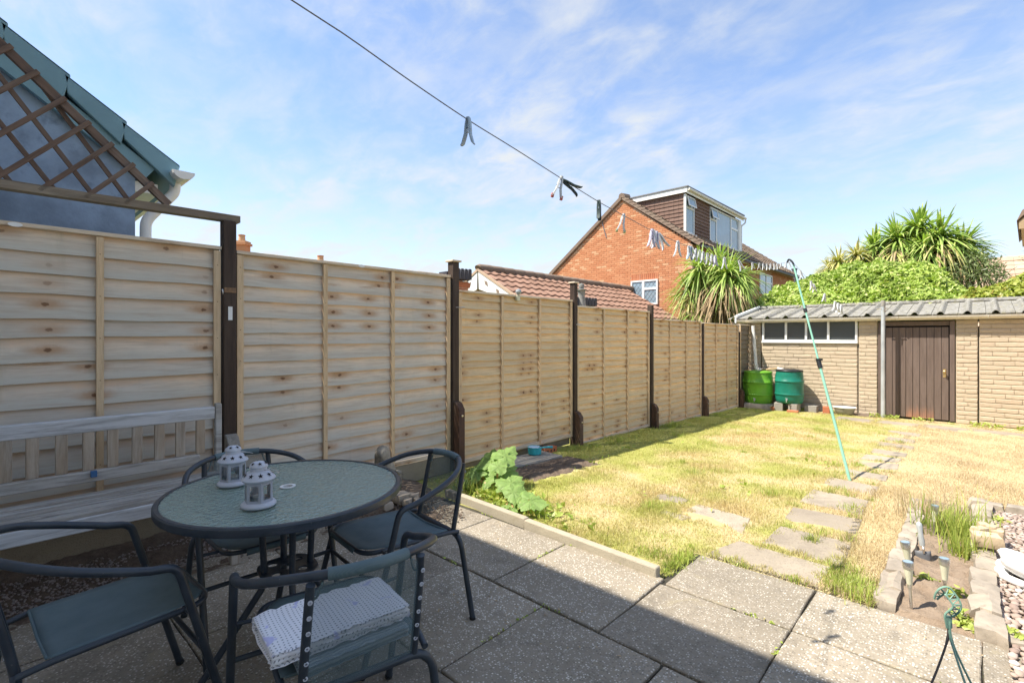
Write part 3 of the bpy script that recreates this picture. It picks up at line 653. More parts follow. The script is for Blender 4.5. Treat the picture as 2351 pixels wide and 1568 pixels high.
# trellis standing on the fence, carried by the first post
tr = thing('trellis', 'dark brown diamond trellis triangle on a rail above the fence', 'trellis', (PANX, 0, 2.0))
def tb(a, b_, w, name='lattice_strip', x=0, mat='trellis', d=.016):
    a = Vector((x, a[0], a[1]-2.0)); b_ = Vector((x, b_[0], b_[1]-2.0)); mid = (a+b_)/2; L = (b_-a).length
    o = MB().box(-d/2, -L/2, -w/2, d/2, L/2, w/2).build(name, M[mat], tr, bevel=.002)
    o.location = mid; dv = b_-a; o.rotation_euler = (math.atan2(dv.z, dv.y), 0, 0); return o
tb((-.75, 2.083), (1.205, 2.098), .046, 'bottom_rail', 0, 'trellis_rail', .07)
tb((-.55, 3.40), (.800, 2.125), .042, 'sloping_rail', 0, 'trellis', .034)
for (ya, za) in ((.094, 2.804), (.194, 2.709), (.303, 2.605), (.407, 2.506), (.509, 2.413), (.609, 2.319), (.702, 2.227), (-.01, 2.9), (-.11, 3.0), (-.21, 3.1)):
    L = za-2.09; tb((ya+.012, za+.012), (ya-L*.93, 2.083), .024, 'lattice_strip', .027) if ya-L*.93 > -.75 else tb((ya+.012, za+.012), (-.75, za-(ya+.75)/.93), .024, 'lattice_strip', .027)
for yb in (.622, .456, .289, .119, -.05, -.22, -.39):
    # falling strips from the sloping rail to the bottom rail
    L = (3.40-.944*(yb+.55)-2.09)/(1.45-.944); tb((yb, 2.09), (yb-L, 2.09+1.45*L), .024, 'lattice_strip', -.027) if yb-L > -.75 else tb((yb, 2.09), (-.75, 2.09+1.45*(yb+.75)), .024, 'lattice_strip', -.027)

# ================================================================== SHED
SY = 11.72
shed = thing('concrete_shed', 'buff concrete shed with lichened sheet roof, brown door and windows', 'shed', (-1.5, SY, -.22))
def sp(px, py, Y=SY): return PY(px, py, Y)
r5 = zoomed(2700, 1100, 2.852); r8 = zoomed(3300, 1100, 2.85)
def shp(name, x0, x1, y0, y1, z0, z1, mat, bevel=.004, parent=None):
    c = Vector(((x0+x1)/2, (y0+y1)/2, (z0+z1)/2))
    o = MB().box(x0-c.x, y0-c.y, z0-c.z, x1-c.x, y1-c.y, z1-c.z).build(name, M[mat], parent or shed, bevel=bevel); o.location = c-shed.location-((parent.location) if parent else Vector()); return o
ZG, ZT = -.22, 1.60
brick_me = []
for q in range(7):
    b = MB(); n = 6; rows = []
    for j, (zz, yy) in enumerate(((-.5, 0), (-.44, -.9), (-.1, -1.0), (.3, -.85), (.5, 0))):
        rows.append([((i/(n-1)-.5), yy*(1+.35*nz(i*1.7, j*2.1, q*3.3))*(0 if j in (0, 4) else 1), zz*(1+.10*nz(i*1.1, j*.4, q+9))) for i in range(n)])
    b.grid(rows); me = b.mesh('brick', M['shedbrick'], True, False, 25); me.flip_normals(); brick_me.append(me)
def shed_panel(x0, x1, z0, z1, rows_h, bl, proud=.011, jx=.25):
    p = shp('wall_panel', x0, x1, SY, SY+.06, z0, z1, 'shedpanel', .003)
    n = max(1, round((z1-z0)/rows_h)); rh = (z1-z0)/n
    for r in range(n):
        x = x0+.008; first = True
        while x < x1-.02:
            l = bl*rnd.uniform(.75, 1.15) * ((.55 if r % 2 else 1) if first else 1); first = False
            if x1-.008-(x+l) < bl*.45: l = x1-.008-x
            o = link('brick', brick_me[rnd.randrange(7)], p); o.location = Vector((x+l/2, SY-.0005, z0+rh*(r+.5)))-shed.location-p.location
            o.scale = (l-.007, proud*rnd.uniform(.7, 1.25), rh-.006); x += l
    return p
xw0, xw1 = sp(*r5(462, 300)).x, sp(*r5(1458, 300)).x
zw0 = sp(*r5(1460, 515)).z
shed_panel(-3.80, xw0-.05, ZG, ZT, .078, .40)
shed_panel(xw0-.03, xw1+.02, ZG, zw0-.04, .078, .30)
xd0, xd1 = sp(*r8(60, 340)).x, sp(*r8(735, 290)).x
xf1 = sp(*r8(800, 280)).x
shed_panel(xw1+.035, xd0-.125, ZG, ZT, .076, .20)
shed_panel(xf1+.01, .025, ZG, ZT, .076, .19)
shed_panel(.040, 1.65, ZG, ZT, .080, .34)
# side and back walls
shp('side_wall', -3.80, -3.74, SY+.065, SY+2.3, ZG, 1.55, 'shedpanel'); shp('side_wall', 1.6, 1.65, SY+.065, SY+2.3, ZG, 1.55, 'shedpanel'); shp('back_wall', -3.8, 1.65, SY+2.31, SY+2.37, ZG, 1.5, 'shedpanel')
# long window with four panes
wf = thing('window', None, None); wf.parent = shed; wf.location = Vector(((xw0+xw1)/2, SY, (zw0+ZT)/2))-shed.location
def wpart(name, x0, x1, z0, z1, y0, y1, mat, bevel=.003):
    c = Vector(((x0+x1)/2, (y0+y1)/2, (z0+z1)/2)); o = MB().box(x0-c.x, y0-c.y, z0-c.z, x1-c.x, y1-c.y, z1-c.z).build(name, M[mat], wf, bevel=bevel)
    o.location = c-shed.location-wf.location; return o
wpart('sill', xw0-.025, xw1+.025, zw0-.038, zw0, SY-.045, SY+.04, 'white_paint')
mull = [sp(*r5(x, 300)).x for x in (705, 920, 1158)]
xsb = [xw0]+mull+[xw1]
for x in xsb: wpart('mullion', x-.020, x+.020, zw0+.001, ZT, SY-.018, SY+.04, 'white_paint')
for a, q in zip(xsb[:-1], xsb[1:]):
    wpart('frame', a+.021, q-.021, zw0+.001, zw0+.026, SY-.012, SY+.03, 'white_paint'); wpart('pane', a+.021, q-.021, zw0+.027, ZT-.0, SY+.012, SY+.018, 'shedglass', 0)
# door
shp('door_frame', xd0-.115, xd0-.012, SY-.02, SY+.05, ZG+.02, 1.58, 'door'); shp('door_frame', xd1+.012, xf1-.0, SY-.02, SY+.05, ZG+.02, 1.58, 'door')
shp('door_head', xd0-.011, xd1+.011, SY-.005, SY+.05, 1.50, 1.58, 'door')
shp('door_back', xd0-.01, xd1+.01, SY+.055, SY+.06, ZG+.02, 1.58, 'black', 0)
door = thing('door', None, None); door.parent = shed; door.location = Vector(((xd0+xd1)/2, SY, ZG))-shed.location
npk = 9; pw = (xd1-xd0)/npk
for k in range(npk):
    x0 = xd0+k*pw; worn = k in (3, 4, 5, 6)
    c = Vector((x0+pw/2, SY+.02, .64)); o = MB().box(-pw/2+.0025, -.012, -.83, pw/2-.0025, .012, .83).build('plank', M['door'], door, bevel=.004); o.location = c-shed.location-door.location
    if 3 <= k <= 6:
        o.data.materials[0] = M['door_worn']
hp = sp(*r8(690, 850)); b = MB(); b.lathe([(.024, 0), (.022, .004), (.009, .008), (.008, .035), (.022, .045), (.025, .058), (.012, .068), (.0001, .07)], 14); b.v = [(x, -z, y) for x, y, z in b.v]
b.box(-.022, -.004, -.10, .022, .0, .05); o = b.build('handle', M['brass'], door, True); o.location = Vector((hp.x, SY+.007, hp.z+.02))-shed.location-door.location
# roof of ribbed cement sheets
zr0, zr1 = 1.70, 1.975; yr0, yr1 = SY-.16, SY+1.45
ribs = [sp(*r8(x, 225), SY-.16).x for x in (110, 370, 640, 935, 1240)]; pitch = (ribs[-1]-ribs[0])/4
x = ribs[0]
while x > -3.75: x -= pitch
k = 0
while x < 2.0:
    prof = [(0, 0), (.062, .0), (.083, .025), (.100, .045), (.12, .052), (.140, .045), (.157, .025), (.178, 0), (.30, .004), (pitch*.985, .004)]
    prof = [(px_-.12, pz_) for px_, pz_ in prof]
    rows = []
    for j in range(7):
        t = j/6; yy = yr0+(yr1-yr0)*t; zz = zr0+(zr1-zr0)*t
        rows.append([(x+px_+.004*nz(j, k, 2), yy-.012*math.fabs(nz(k*3.1, px_*9)) * (j == 0), zz+pz_+.003*nz(px_*7, j, k)) for px_, pz_ in prof])
    low = [(p[0], p[1], p[2]-.014) for p in rows[0]]
    o = MB().grid([low]+rows).build('roof_sheet', M['sheet'], shed, True, True, ang=28, fix=False); x += pitch; k += 1
b = MB().grid([[(X, yr1, zr1), (X, SY+2.5, 1.62)] for X in (-3.9, 1.75)]); b.build('rear_roof_slope', M['sheet'], shed, world=True)
b = MB(); b.tube([(-3.93, yr1, zr1+.02), (1.8, yr1, zr1+.02)], .05, 8); b.build('ridge_capping', M['sheet'], shed, True, True)
b = MB().prism([(-3.955, yr0-.02, zr0-.10), (-3.955, yr0-.02, zr0+.005), (-3.955, yr1, zr1+.03), (-3.955, yr1, zr1-.10)], (.035, 0, 0)); b.build('bargeboard', M['white_paint'], shed, world=True, bevel=.004)
b = MB().tube([(-3.93, yr0-.02, zr0+.045), (-3.93, yr1, zr1+.045)], .035, 8); b.build('verge_roll', M['white_paint'], shed, True, True)
shp('fascia', -3.9, 1.8, SY-.055, SY-.03, 1.60, 1.69, 'cream')
# gutter and downpipe
gz = 1.665
def gutter(x0, x1, y, zz, r=.055):
    b = MB(); rows = []
    for X in (x0, x1):
        rows.append([(X, y+r*math.cos(a), zz+r*math.sin(a)) for a in np.linspace(math.pi, 2*math.pi, 9)]+[(X, y+(r-.005)*math.cos(a), zz+(r-.005)*math.sin(a)) for a in np.linspace(2*math.pi, math.pi, 9)])
    b.grid(rows); b.add(rows[0], [tuple(range(18))]); return b
gutter(-3.92, 1.8, SY-.125, gz).build('gutter', M['cream'], shed, True, True, fix=True)
for X in (-2.7, -1.05, .16): b = MB(); b.tube([(X, SY-.125+.06*math.cos(a), gz+.06*math.sin(a)) for a in np.linspace(math.pi, 2*math.pi, 8)], .008, 6); b.build('gutter_bracket', M['cream'], shed, True, True)
dp = thing('downpipe', None, None); dp.parent = shed
pA, pB = PY(1729, 748, SY-.12), PY(1736, 842, SY-.10)
b = MB().tube([pA, (pA.x+.0, pA.y, pA.z-.05), pB], .034, 12); b.build('pipe', M['upvc'], dp, True, True)
b = MB().tube(fillet([pB+Vector((0, 0, .05)), pB+Vector((.0, 0, -.05)), pB+Vector((.12, -.02, -.07))], .05), .042, 10); b.build('elbow', M['cream'], dp, True, True)
qB = PY(1800, 850, 11.42)
b = MB().tube([pB+Vector((.1, -.02, -.07)), qB+Vector((-.12, .03, .03))], .022, 10); b.build('waste_pipe', M['soffit'], dp, True, True)
b = MB().tube([qB+Vector((-.13, .03, .032)), qB+Vector((.05, 0, .0))], .027, 10); b.build('connector', M['upvc'], dp, True, True)

# ================================================================== NEIGHBOURING BUILDINGS
def brick_field(inside, x0, x1, z0, z1, bw=.225, bh=.075):
    V = []; r = 0; z = z0
    while z < z1:
        x = x0+(bw/2 if r % 2 else 0)
        while x < x1:
            if inside(x+bw/2, z+bh/2): V.append((x, z))
            x += bw
        z += bh; r += 1
    A = np.array(V); n = len(A); gx, gz = .009, .010
    pr = rng.uniform(.006, .014, n)
    def q(a, b_, c, d, y0, y1): return a, b_, c, d
    xL, xR, zB, zT = A[:, 0]+gx/2, A[:, 0]+bw-gx/2, A[:, 1]+gz/2, A[:, 1]+bh-gz/2
    return xL, xR, zB, zT, pr
def bricks_on_y(name, parent, Y, inside, x0, x1, z0, z1, mat='redbrick'):
    xL, xR, zB, zT, pr = brick_field(inside, x0, x1, z0, z1); n = len(xL)
    vs = np.zeros((n, 8, 3)); f, w = Y-pr, np.full(n, Y+.003)
    for i, (X, Yy, Z) in enumerate(((xL, f, zB), (xR, f, zB), (xR, f, zT), (xL, f, zT), (xL, w, zB), (xR, w, zB), (xR, w, zT), (xL, w, zT))):
        vs[:, i, 0] = X; vs[:, i, 1] = Yy; vs[:, i, 2] = Z
    me = bpy.data.meshes.new(name); base = np.array([(0,1,2,3), (0,4,5,1), (1,5,6,2), (2,6,7,3), (3,7,4,0)])
    F = (base[None]+8*np.arange(n)[:, None, None]).reshape(-1, 4)
    b = root_loc(parent); me.from_pydata((vs.reshape(-1, 3)-np.array(b)).tolist(), [], F.tolist()); me.materials.append(M[mat])
    return tag(link(name, me, parent), kind='stuff')

# --- red brick house with a roof dormer
HY, HY2 = 16.1, 28.6
AX, AZ = -9.49, 6.42; LX, LZ = -13.1, 3.68; RX, RZ = -6.62, 4.36
house = thing('brick_house', 'orange-red brick house with white flat-roofed dormer behind the palm', 'house', (AX, HY, -.45))
b = MB().prism([(LX+.2, HY, -.45), (RX-.25, HY, -.45), (RX-.25, HY, RZ+.0), (AX, HY, AZ-.12), (LX+.2, HY, LZ+.02)], (0, HY2-HY, 0)); b.build('wall', M['mortar'], house, world=True)
r7 = zoomed(2000, 550, 2.0909)
wa, wb = PY(*r7(770, 1056), HY), PY(*r7(980, 1212), HY)
wx0, wx1, wzT, wzB = wa.x, wb.x, 3.30, 2.42
def in_gable(x, z):
    if not (LX+.25 < x < RX-.3): return False
    roof = LZ+(AZ-LZ)*(x-LX)/(AX-LX) if x < AX else AZ-(AZ-RZ)*(x-AX)/(RX-AX)
    if z > roof-.14: return False
    if wx0-.03 < x < wx1+.03 and wzB-.1 < z < wzT+.24: return False
    return True
bricks_on_y('brickwork', house, HY, in_gable, LX, RX, 1.2, 6.4)
x = wx0-.02
for k in range(14):                                   # soldier course over the window
    o = MB().box(-.032, -.014, -.108, .032, .003, .108).build('soldier_brick', M['onebrick'], house); o.location = Vector((wx0+.03+k*(wx1-wx0)/13.6, HY, wzT+.115))-house.location
def casement(parent, P0, ax, w, h, out, bars, name='window', opens=(), glass='winglass', fr=.055, lead=False):
    """white framed window: P0 lower left corner, ax unit vector along the wall, out outward normal"""
    ax, out = Vector(ax), Vector(out); t = thing(name, None, None); t.parent = parent; t.location = Vector(P0)-root_loc(parent)
    def slab_(name, u0, u1, v0, v1, d0, d1, m, bevel=.004):
        b = MB(); vs = []
        for v in (v0, v1):
            for d in (d0, d1):
                for u in (u0, u1): vs.append(ax*u+out*d+Vector((0, 0, v)))
        b.add(vs, [(0,1,3,2), (4,6,7,5), (0,4,5,1), (2,3,7,6), (0,2,6,4), (1,5,7,3)])
        return b.build(name, M[m], t, bevel=bevel)
    slab_('pane', fr*.5, w-fr*.5, fr*.5, h-fr*.5, .0, .006, glass, 0)
    slab_('frame', 0, w, 0, fr, -.02, .035, 'upvc'); slab_('frame', 0, w, h-fr, h, -.02, .035, 'upvc')
    slab_('frame', 0, fr, fr+.001, h-fr-.001, -.02, .033, 'upvc'); slab_('frame', w-fr, w, fr+.001, h-fr-.001, -.02, .033, 'upvc')
    for (u0, u1, v0, v1) in bars: slab_('mullion', u0, u1, v0, v1, -.015, .030, 'upvc')
    for (u0, u1, v0, v1) in opens:                     # top-hung vent, ajar
        b = MB(); tilt = .22
        def P(u, v, d): return ax*u+out*(.04+d+(v1-v)*tilt)+Vector((0, 0, v))
        f2 = .045
        for (a0, a1, b0, b1) in ((u0, u1, v0, v0+f2), (u0, u1, v1-f2, v1), (u0, u0+f2, v0+f2, v1-f2), (u1-f2, u1, v0+f2, v1-f2)):
            vs = [P(u, v, d) for v in (b0, b1) for d in (0, .03) for u in (a0, a1)]; b.add(vs, [(0,1,3,2), (4,6,7,5), (0,4,5,1), (2,3,7,6), (0,2,6,4), (1,5,7,3)])
        b.build('vent_sash', M['upvc'], t, bevel=.003)
        b = MB(); b.add([P(u0+f2, v0+f2, .012), P(u1-f2, v0+f2, .012), P(u1-f2, v1-f2, .012), P(u0+f2, v1-f2, .012)], [(0,1,2,3)]); b.build('vent_pane', M[glass], t)
    if lead:
        b = MB(); n = 7
        for (u0, u1, v0, v1) in lead:
            s_ = .145; 
            k = -40
            while k < 40:
                for sg in (1, -1):
                    # clip line v = sg*(u-k*s_) *1.35 + v0 to the pane
                    pts = []
                    for u in np.linspace(u0, u1, 30):
                        v = sg*(u-k*s_)*1.35+(v0+v1)/2
                        if v0 <= v <= v1: pts.append(ax*float(u)+out*.0085+Vector((0, 0, float(v))))
                    if len(pts) > 1: b.bar(pts[0], pts[-1], .007, .004, out)
                k += 1
        tag(b.build('leading', M['lead'], t), kind='stuff')
    return t
ww, wh = wx1-wx0, wzT-wzB; um = ww*.47
casement(house, (wx0, HY-.03, wzB), (1,0,0), ww, wh, (0,-1,0), [(um-.045, um+.045, .056, wh-.056), (um+.046, ww-.056, wh*.60, wh*.60+.075)],
         lead=[(.056, um-.046, .056, wh-.056), (um+.046, ww-.056, .056, wh*.60), (um+.046, ww-.056, wh*.6+.08, wh-.056)])
# roof slopes: verge, tiles
def roof_tiles(name, parent, P_e, P_r, ax, L, rows, mat, tw=.30, lift=.05, wave=.022, skip=None):
    """courses of profiled tiles from eave line P_e to ridge line P_r running along ax for length L (joined)"""
    P_e, P_r, ax = Vector(P_e), Vector(P_r), Vector(ax); sl = (P_r-P_e); nrm = ax.cross(sl).normalized()
    if nrm.z < 0: nrm = -nrm
    nt = int(L/tw); prof = [(0, 0), (.22, .25), (.42, .9), (.58, 1.0), (.75, .8), (.9, .15), (.985, 0)]
    V = []; b0 = root_loc(parent)
    for r in range(rows):
        a, c = r/rows, (r+1.08)/rows
        for i in range(nt):
            if skip and skip((r+.5)/rows, (i+.5)/nt): continue
            j = rnd.uniform(-.006, .006); off = (i+(0.5 if False else 0))*tw
            pts_lo = [P_e+sl*a+ax*(off+u*tw)+nrm*(lift+h*wave+j) for u, h in prof]; pts_hi = [P_e+sl*min(1, c)+ax*(off+u*tw)+nrm*(lift*.35+h*wave+j) for u, h in prof]
            pts_dn = [p-nrm*.03 for p in pts_lo]
            for k in range(len(prof)-1):
                V.append([pts_lo[k], pts_lo[k+1], pts_hi[k+1], pts_hi[k]]); V.append([pts_dn[k], pts_dn[k+1], pts_lo[k+1], pts_lo[k]])
    A = np.array([[tuple(p-b0) for p in q] for q in V]); return tag(link(name, np_mesh(name, A, M[mat]), parent), kind='stuff')
def tile_parts(parent, P_e, P_r, ax, L, rows, mat, cond, tw=.30, lift=.05, wave=.022):
    P_e, P_r, ax = Vector(P_e), Vector(P_r), Vector(ax); sl = P_r-P_e; sn = sl.normalized(); nrm = ax.cross(sn).normalized()
    if nrm.z < 0: nrm = -nrm
    hc = sl.length/rows*1.08; prof = [(0, 0), (.22, .25), (.42, .9), (.58, 1.0), (.75, .8), (.9, .15), (.985, 0)]
    lo = [ax*(u*tw)+nrm*(lift+h*wave) for u, h in prof]; hi = [ax*(u*tw)+sn*hc+nrm*(lift*.35+h*wave) for u, h in prof]; dn = [q-nrm*.03 for q in lo]
    me = MB().grid([dn, lo, hi]).mesh('tile', M[mat], False, False); b0 = root_loc(parent)
    for r in range(rows):
        for i in range(int(L/tw)):
            if not cond((r+.5)/rows, (i+.5)/int(L/tw)): continue
            o = link('tile', me, parent); o.location = P_e+sl*(r/rows)+ax*(i*tw)+nrm*rnd.uniform(-.006, .006)-b0
d_sl = Vector((RX-AX, 0, RZ-AZ))
b = MB().prism([(AX, HY-.06, AZ), (RX, HY-.06, RZ), (RX, HY-.06, RZ-.10), (AX, HY-.06, AZ-.12), (LX, HY-.06, LZ-.10), (LX, HY-.06, LZ)], (0, HY2-HY+.12, 0)); b.build('roof', M['ridge'], house, world=True)
DY0, DY1, DX, DZ0, DZ1 = 16.5, 21.95, -7.3, 4.86, 6.36
def dorm_skip(u, v):
    X = RX+(AX-RX)*u; Y = HY+(HY2-HY)*v; return (DY0+.1 < Y < DY1-.1 and X < DX-.1) or Y > 22.0
roof_tiles('roof_tiles', house, (RX+.05, HY-.05, RZ-.03), (AX, HY-.05, AZ+.02), (0,1,0), HY2-HY+.1, 13, 'housetile', skip=dorm_skip)
tile_parts(house, (RX+.05, HY-.05, RZ-.03), (AX, HY-.05, AZ+.02), (0,1,0), HY2-HY+.1, 13, 'housetile_part', lambda u, v: HY+(HY2-HY)*v > 22.0)
b = MB(); b.bar((AX, HY-.075, AZ-.01), (RX+.04, HY-.075, RZ-.03), .03, .12, (0,0,1)); b.build('verge_board', M['ridge'], house, world=True)
b = MB(); b.bar((AX, HY-.075, AZ-.01), (LX-.04, HY-.075, LZ-.03), .03, .12, (0,0,1)); b.build('verge_board', M['ridge'], house, world=True)
b = MB(); 
for k in range(18):
    t = (k+.5)/18; p = Vector((AX, HY-.05, AZ+.03)).lerp(Vector((RX, HY-.05, RZ+.02)), t); b.box(p.x-.09, p.y-.05, p.z-.012, p.x+.075, p.y+.22, p.z+.028+.01*(k % 2))
tag(b.build('verge_tiles', M['ridge'], house, world=True), kind='stuff')
for k in range(40):
    if DY0-.1 < HY+k*.31 < DY1: continue
    o = MB().tube([(0, -.155, 0), (0, .165, .012)], .11, 8).build('ridge_tile', M['ridge'], house, True); o.location = Vector((AX, HY+.1+k*.31, AZ+.03))-house.location
b = MB().tube([(AX, HY-.08, AZ+.01), (AX, HY+.35, AZ+.06)], .13, 8); b.build('ridge_end', M['ridge'], house, True, True)
gutter(0, 1, 0, 0)
b = MB().tube([(LX-.02, HY-.1, LZ-.06), (LX-.02, HY2, LZ-.06)], .06, 8); b.build('gutter', M['upvc'], house, True, True)
b = MB().box(LX-.02, HY-.02, LZ-.22, LX+.45, HY+.3, LZ-.06); b.build('eaves_box', M['white_paint'], house, world=True)
b = MB().tube([(RX+.10, HY-.05, RZ-.10), (RX+.10, HY2, RZ-.10)], .05, 8); b.build('gutter', M['lead'], house, True, True)
# street side wall below the eave and its window
b = MB().box(RX-.26, HY, 1.0, RX-.22, HY2, RZ-.1); 
casement(house, (RX-.22, 23.0, 3.15), (0,1,0), 1.75, .92, (1,0,0), [(.85, .93, .06, .86), (.94, 1.69, .52, .59)])
V = []
for r in range(22):
    for i in range(52):
        y = HY+.02+i*.24+(.12 if r % 2 else 0); zz = 2.55+r*.078
        if 22.95 < y+.1 < 24.85 and zz > 3.1: continue
        x = RX-.235+rnd.uniform(0, .006); V.append([(x, y, zz), (x, y+.23, zz), (x, y+.23, zz+.067), (x, y, zz+.067)])
A = np.array(V)-np.array(root_loc(house)); tag(link('brickwork', np_mesh('brickwork', A, M['redbrick']), house), kind='stuff')
# dormer
dm = thing('dormer', None, None); dm.parent = house; dm.location = Vector((DX, DY0, DZ0))-house.location
def dbox(name, x0, x1, y0, y1, z0, z1, m, bevel=.005): return MB().box(x0, y0, z0, x1, y1, z1).build(name, M[m], dm, world=True, bevel=bevel)
dbox('cheek_wall', -9.3, DX-.05, DY0+.02, DY1, 4.6, 6.25, 'cladding', 0)
dbox('flat_roof', -9.5, DX+.16, DY0-.14, DY1+.12, DZ1+.03, DZ1+.075, 'flatroof')
dbox('fascia', -9.35, DX+.12, DY0-.11, DY0-.085, DZ1-.14, DZ1+.028, 'white_paint'); dbox('fascia', DX+.095, DX+.12, DY0-.084, DY1+.1, DZ1-.17, DZ1+.028, 'white_paint')
b = MB().tube([(DX+.17, DY0-.1, DZ1-.04), (DX+.17, DY1+.18, DZ1-.07)], .05, 8); b.build('gutter', M['cream'], dm, True, True)
b = MB().tube(fillet([(DX+.17, DY1+.15, DZ1-.08), (DX+.17, DY1+.15, DZ1-.25), (DX+.03, DY1+.06, DZ1-.38), (DX+.03, DY1+.06, DZ0-.1)], .06), .033, 8); b.build('downpipe', M['upvc'], dm, True, True)
for k in range(11):                                   # hung tile courses on the cheek
    zz = 4.78+k*.135
    X_r = DX-.03; 
    xl = AX+(AZ-zz)/(AZ-RZ)*(RX-AX)-.25
    if zz > AZ-.2: xl = -9.3
    xl = max(xl, -9.3)
    if xl > X_r-.1: continue
    nseg = max(2, int((X_r-xl)/.17)); b = MB()
    for i in range(nseg):
        a0, a1 = xl+(X_r-xl)*i/nseg, xl+(X_r-xl)*(i+1)/nseg-.006; j = rnd.uniform(0, .006)
        b.add([(a0, DY0-.028-j, zz), (a1, DY0-.028-j, zz), (a1, DY0-.004, zz+.15), (a0, DY0-.004, zz+.15), (a0, DY0+.02, zz), (a1, DY0+.02, zz)], [(0,1,2,3), (4,5,1,0)])
    b.build('hung_tile_course', M['cladding'], dm, world=True)
for (y0, y1) in ((17.28, 18.62),):
    for k in range(12):
        zz = DZ0-.02+k*.122; b = MB(); n = 8
        for i in range(n):
            a0, a1 = y0+(y1-y0)*i/n, y0+(y1-y0)*(i+1)/n-.006; j = rnd.uniform(0, .006)
            b.add([(DX+.03+j, a0, zz), (DX+.03+j, a1, zz), (DX, a1, zz+.135), (DX, a0, zz+.135), (DX-.02, a0, zz), (DX-.02, a1, zz)], [(0,1,2,3), (4,5,1,0)])
        b.build('hung_tile_course', M['cladding'], dm, world=True)
dbox('corner_post', DX-.03, DX+.045, DY0-.04, DY0+.03, DZ0-.05, DZ1-.17, 'white_paint'); dbox('corner_post', DX-.04, DX+.045, 21.72, DY1+.02, DZ0-.02, DZ1-.17, 'white_paint')
casement(dm, (DX-.01, DY0+.04, DZ0+.02), (0,1,0), .70, 1.30, (1,0,0), [(.056, .644, .86, .93)], opens=[(.04, .66, .92, 1.27)])
casement(dm, (DX-.01, 18.64, DZ0+.02), (0,1,0), 3.05, 1.30, (1,0,0), [(.62, .69, .06, 1.24), (2.16, 2.25, .06, 1.24), (.06, .61, .82, .89), (2.26, 2.99, .80, .88)], opens=[(.03, .63, .88, 1.27)])
dbox('sill', DX+.0, DX+.09, DY0, DY0+.8, DZ0-.03, DZ0+.018, 'upvc'); dbox('sill', DX+.0, DX+.09, 18.6, 21.72, DZ0-.03, DZ0+.018, 'upvc')
b = MB().grid([[(DX+.0, y, DZ0-.03), (DX+.22, y, DZ0-.11)] for y in (DY0-.1, DY1+.1)]); b.build('lead_apron', M['lead'], dm, world=True)
# television aerial tip over the dormer roof
b = MB().tube([(-8.6, 19.6, 6.5), (-8.6, 19.6, 7.05), (-8.55, 19.75, 6.95)], .018, 6); b.tube([(-8.62, 19.5, 7.05), (-8.5, 19.95, 6.82)], .014, 6); b.build('aerial', M['clampblack'], house, True, True)
b = MB().box(-8.9, 28.2, 5.2, -8.6, 28.5, 5.9)
b = MB().lathe([(.12, 0), (.12, .75), (.15, .78), (.15, .85), (.0001, .86)], 10, (RX-.5, HY2+1.2, 4.1)); b.build('flue', M['lead'], house, True, True)
b = MB(); b.bar((AX-.9, HY-.02, 5.72), (AX-.68, HY-.02, 5.02), .03, .02, (0,-1,0)); b.build('cable_clip', M['lead'], house, world=True)

# --- brown tiled garage with white ornamental bargeboard
gx, gz, gy0, gy1 = -9.1, 2.97, 8.5, 15.75
gar = thing('garage', 'low garage with brown pantile roof and white ornamental bargeboard', 'garage', (gx, gy0, -.45))
hw, drop = 2.55, 1.46
b = MB().prism([(gx-hw+.2, gy0+.15, -.45), (gx+hw-.2, gy0+.15, -.45), (gx+hw-.2, gy0+.15, gz-drop), (gx, gy0+.15, gz-.1), (gx-hw+.2, gy0+.15, gz-drop)], (0, gy1-gy0-.2, 0)); b.build('wall', M['mortar'], gar, world=True)
roof = MB().prism([(gx, gy0, gz-.02), (gx+hw, gy0, gz-drop-.02), (gx+hw, gy0, gz-drop-.08), (gx, gy0, gz-.10), (gx-hw, gy0, gz-drop-.08), (gx-hw, gy0, gz-drop-.02)], (0, gy1-gy0, 0)).build('roof', M['garagetile'], gar, world=True)
sl = Vector((-hw, 0, drop)); sln = sl.length; rows, tw = 9, .30
prof = [(0, 0), (.14, .35), (.30, .95), (.42, 1.0), (.56, .7), (.70, .15), (.84, .02), (1.0, 0.05)]
hcourse = sln/rows*1.10
lo = [(u*tw, 0, .045+h*.030) for u, h in prof]; hi = [(u*tw, hcourse, .012+h*.030) for u, h in prof]; dn = [(a, b_, c-.035) for a, b_, c in lo]
tme = MB().grid([dn, lo, hi]).mesh('tile', M['garagetile'], True, False, 50)
ang = math.atan2(drop, hw); nt = int((gy1-gy0)/tw)
rot = Matrix(((0, -math.cos(ang), math.sin(ang)), (1, 0, 0), (0, math.sin(ang), math.cos(ang)))).to_euler()
for r in range(rows):
    p = Vector((gx+hw, gy0, gz-drop))+sl*(r/rows)
    for i in range(nt):
        o = link('tile', tme, roof); o.rotation_euler = rot; o.location = p+Vector((0, i*tw, 0))+Vector((0, rnd.uniform(-.004, .004), rnd.uniform(-.004, .004)))-gar.location
for k in range(int((gy1-gy0)/.42)+1):
    o = MB().tube([(0, -.2, -.01), (0, -.19, 0), (0, .21, .008)], .115, 10).build('ridge_tile', M['ridge'], roof, True); o.location = Vector((gx, gy0+.2+k*.42, gz+.035))-gar.location
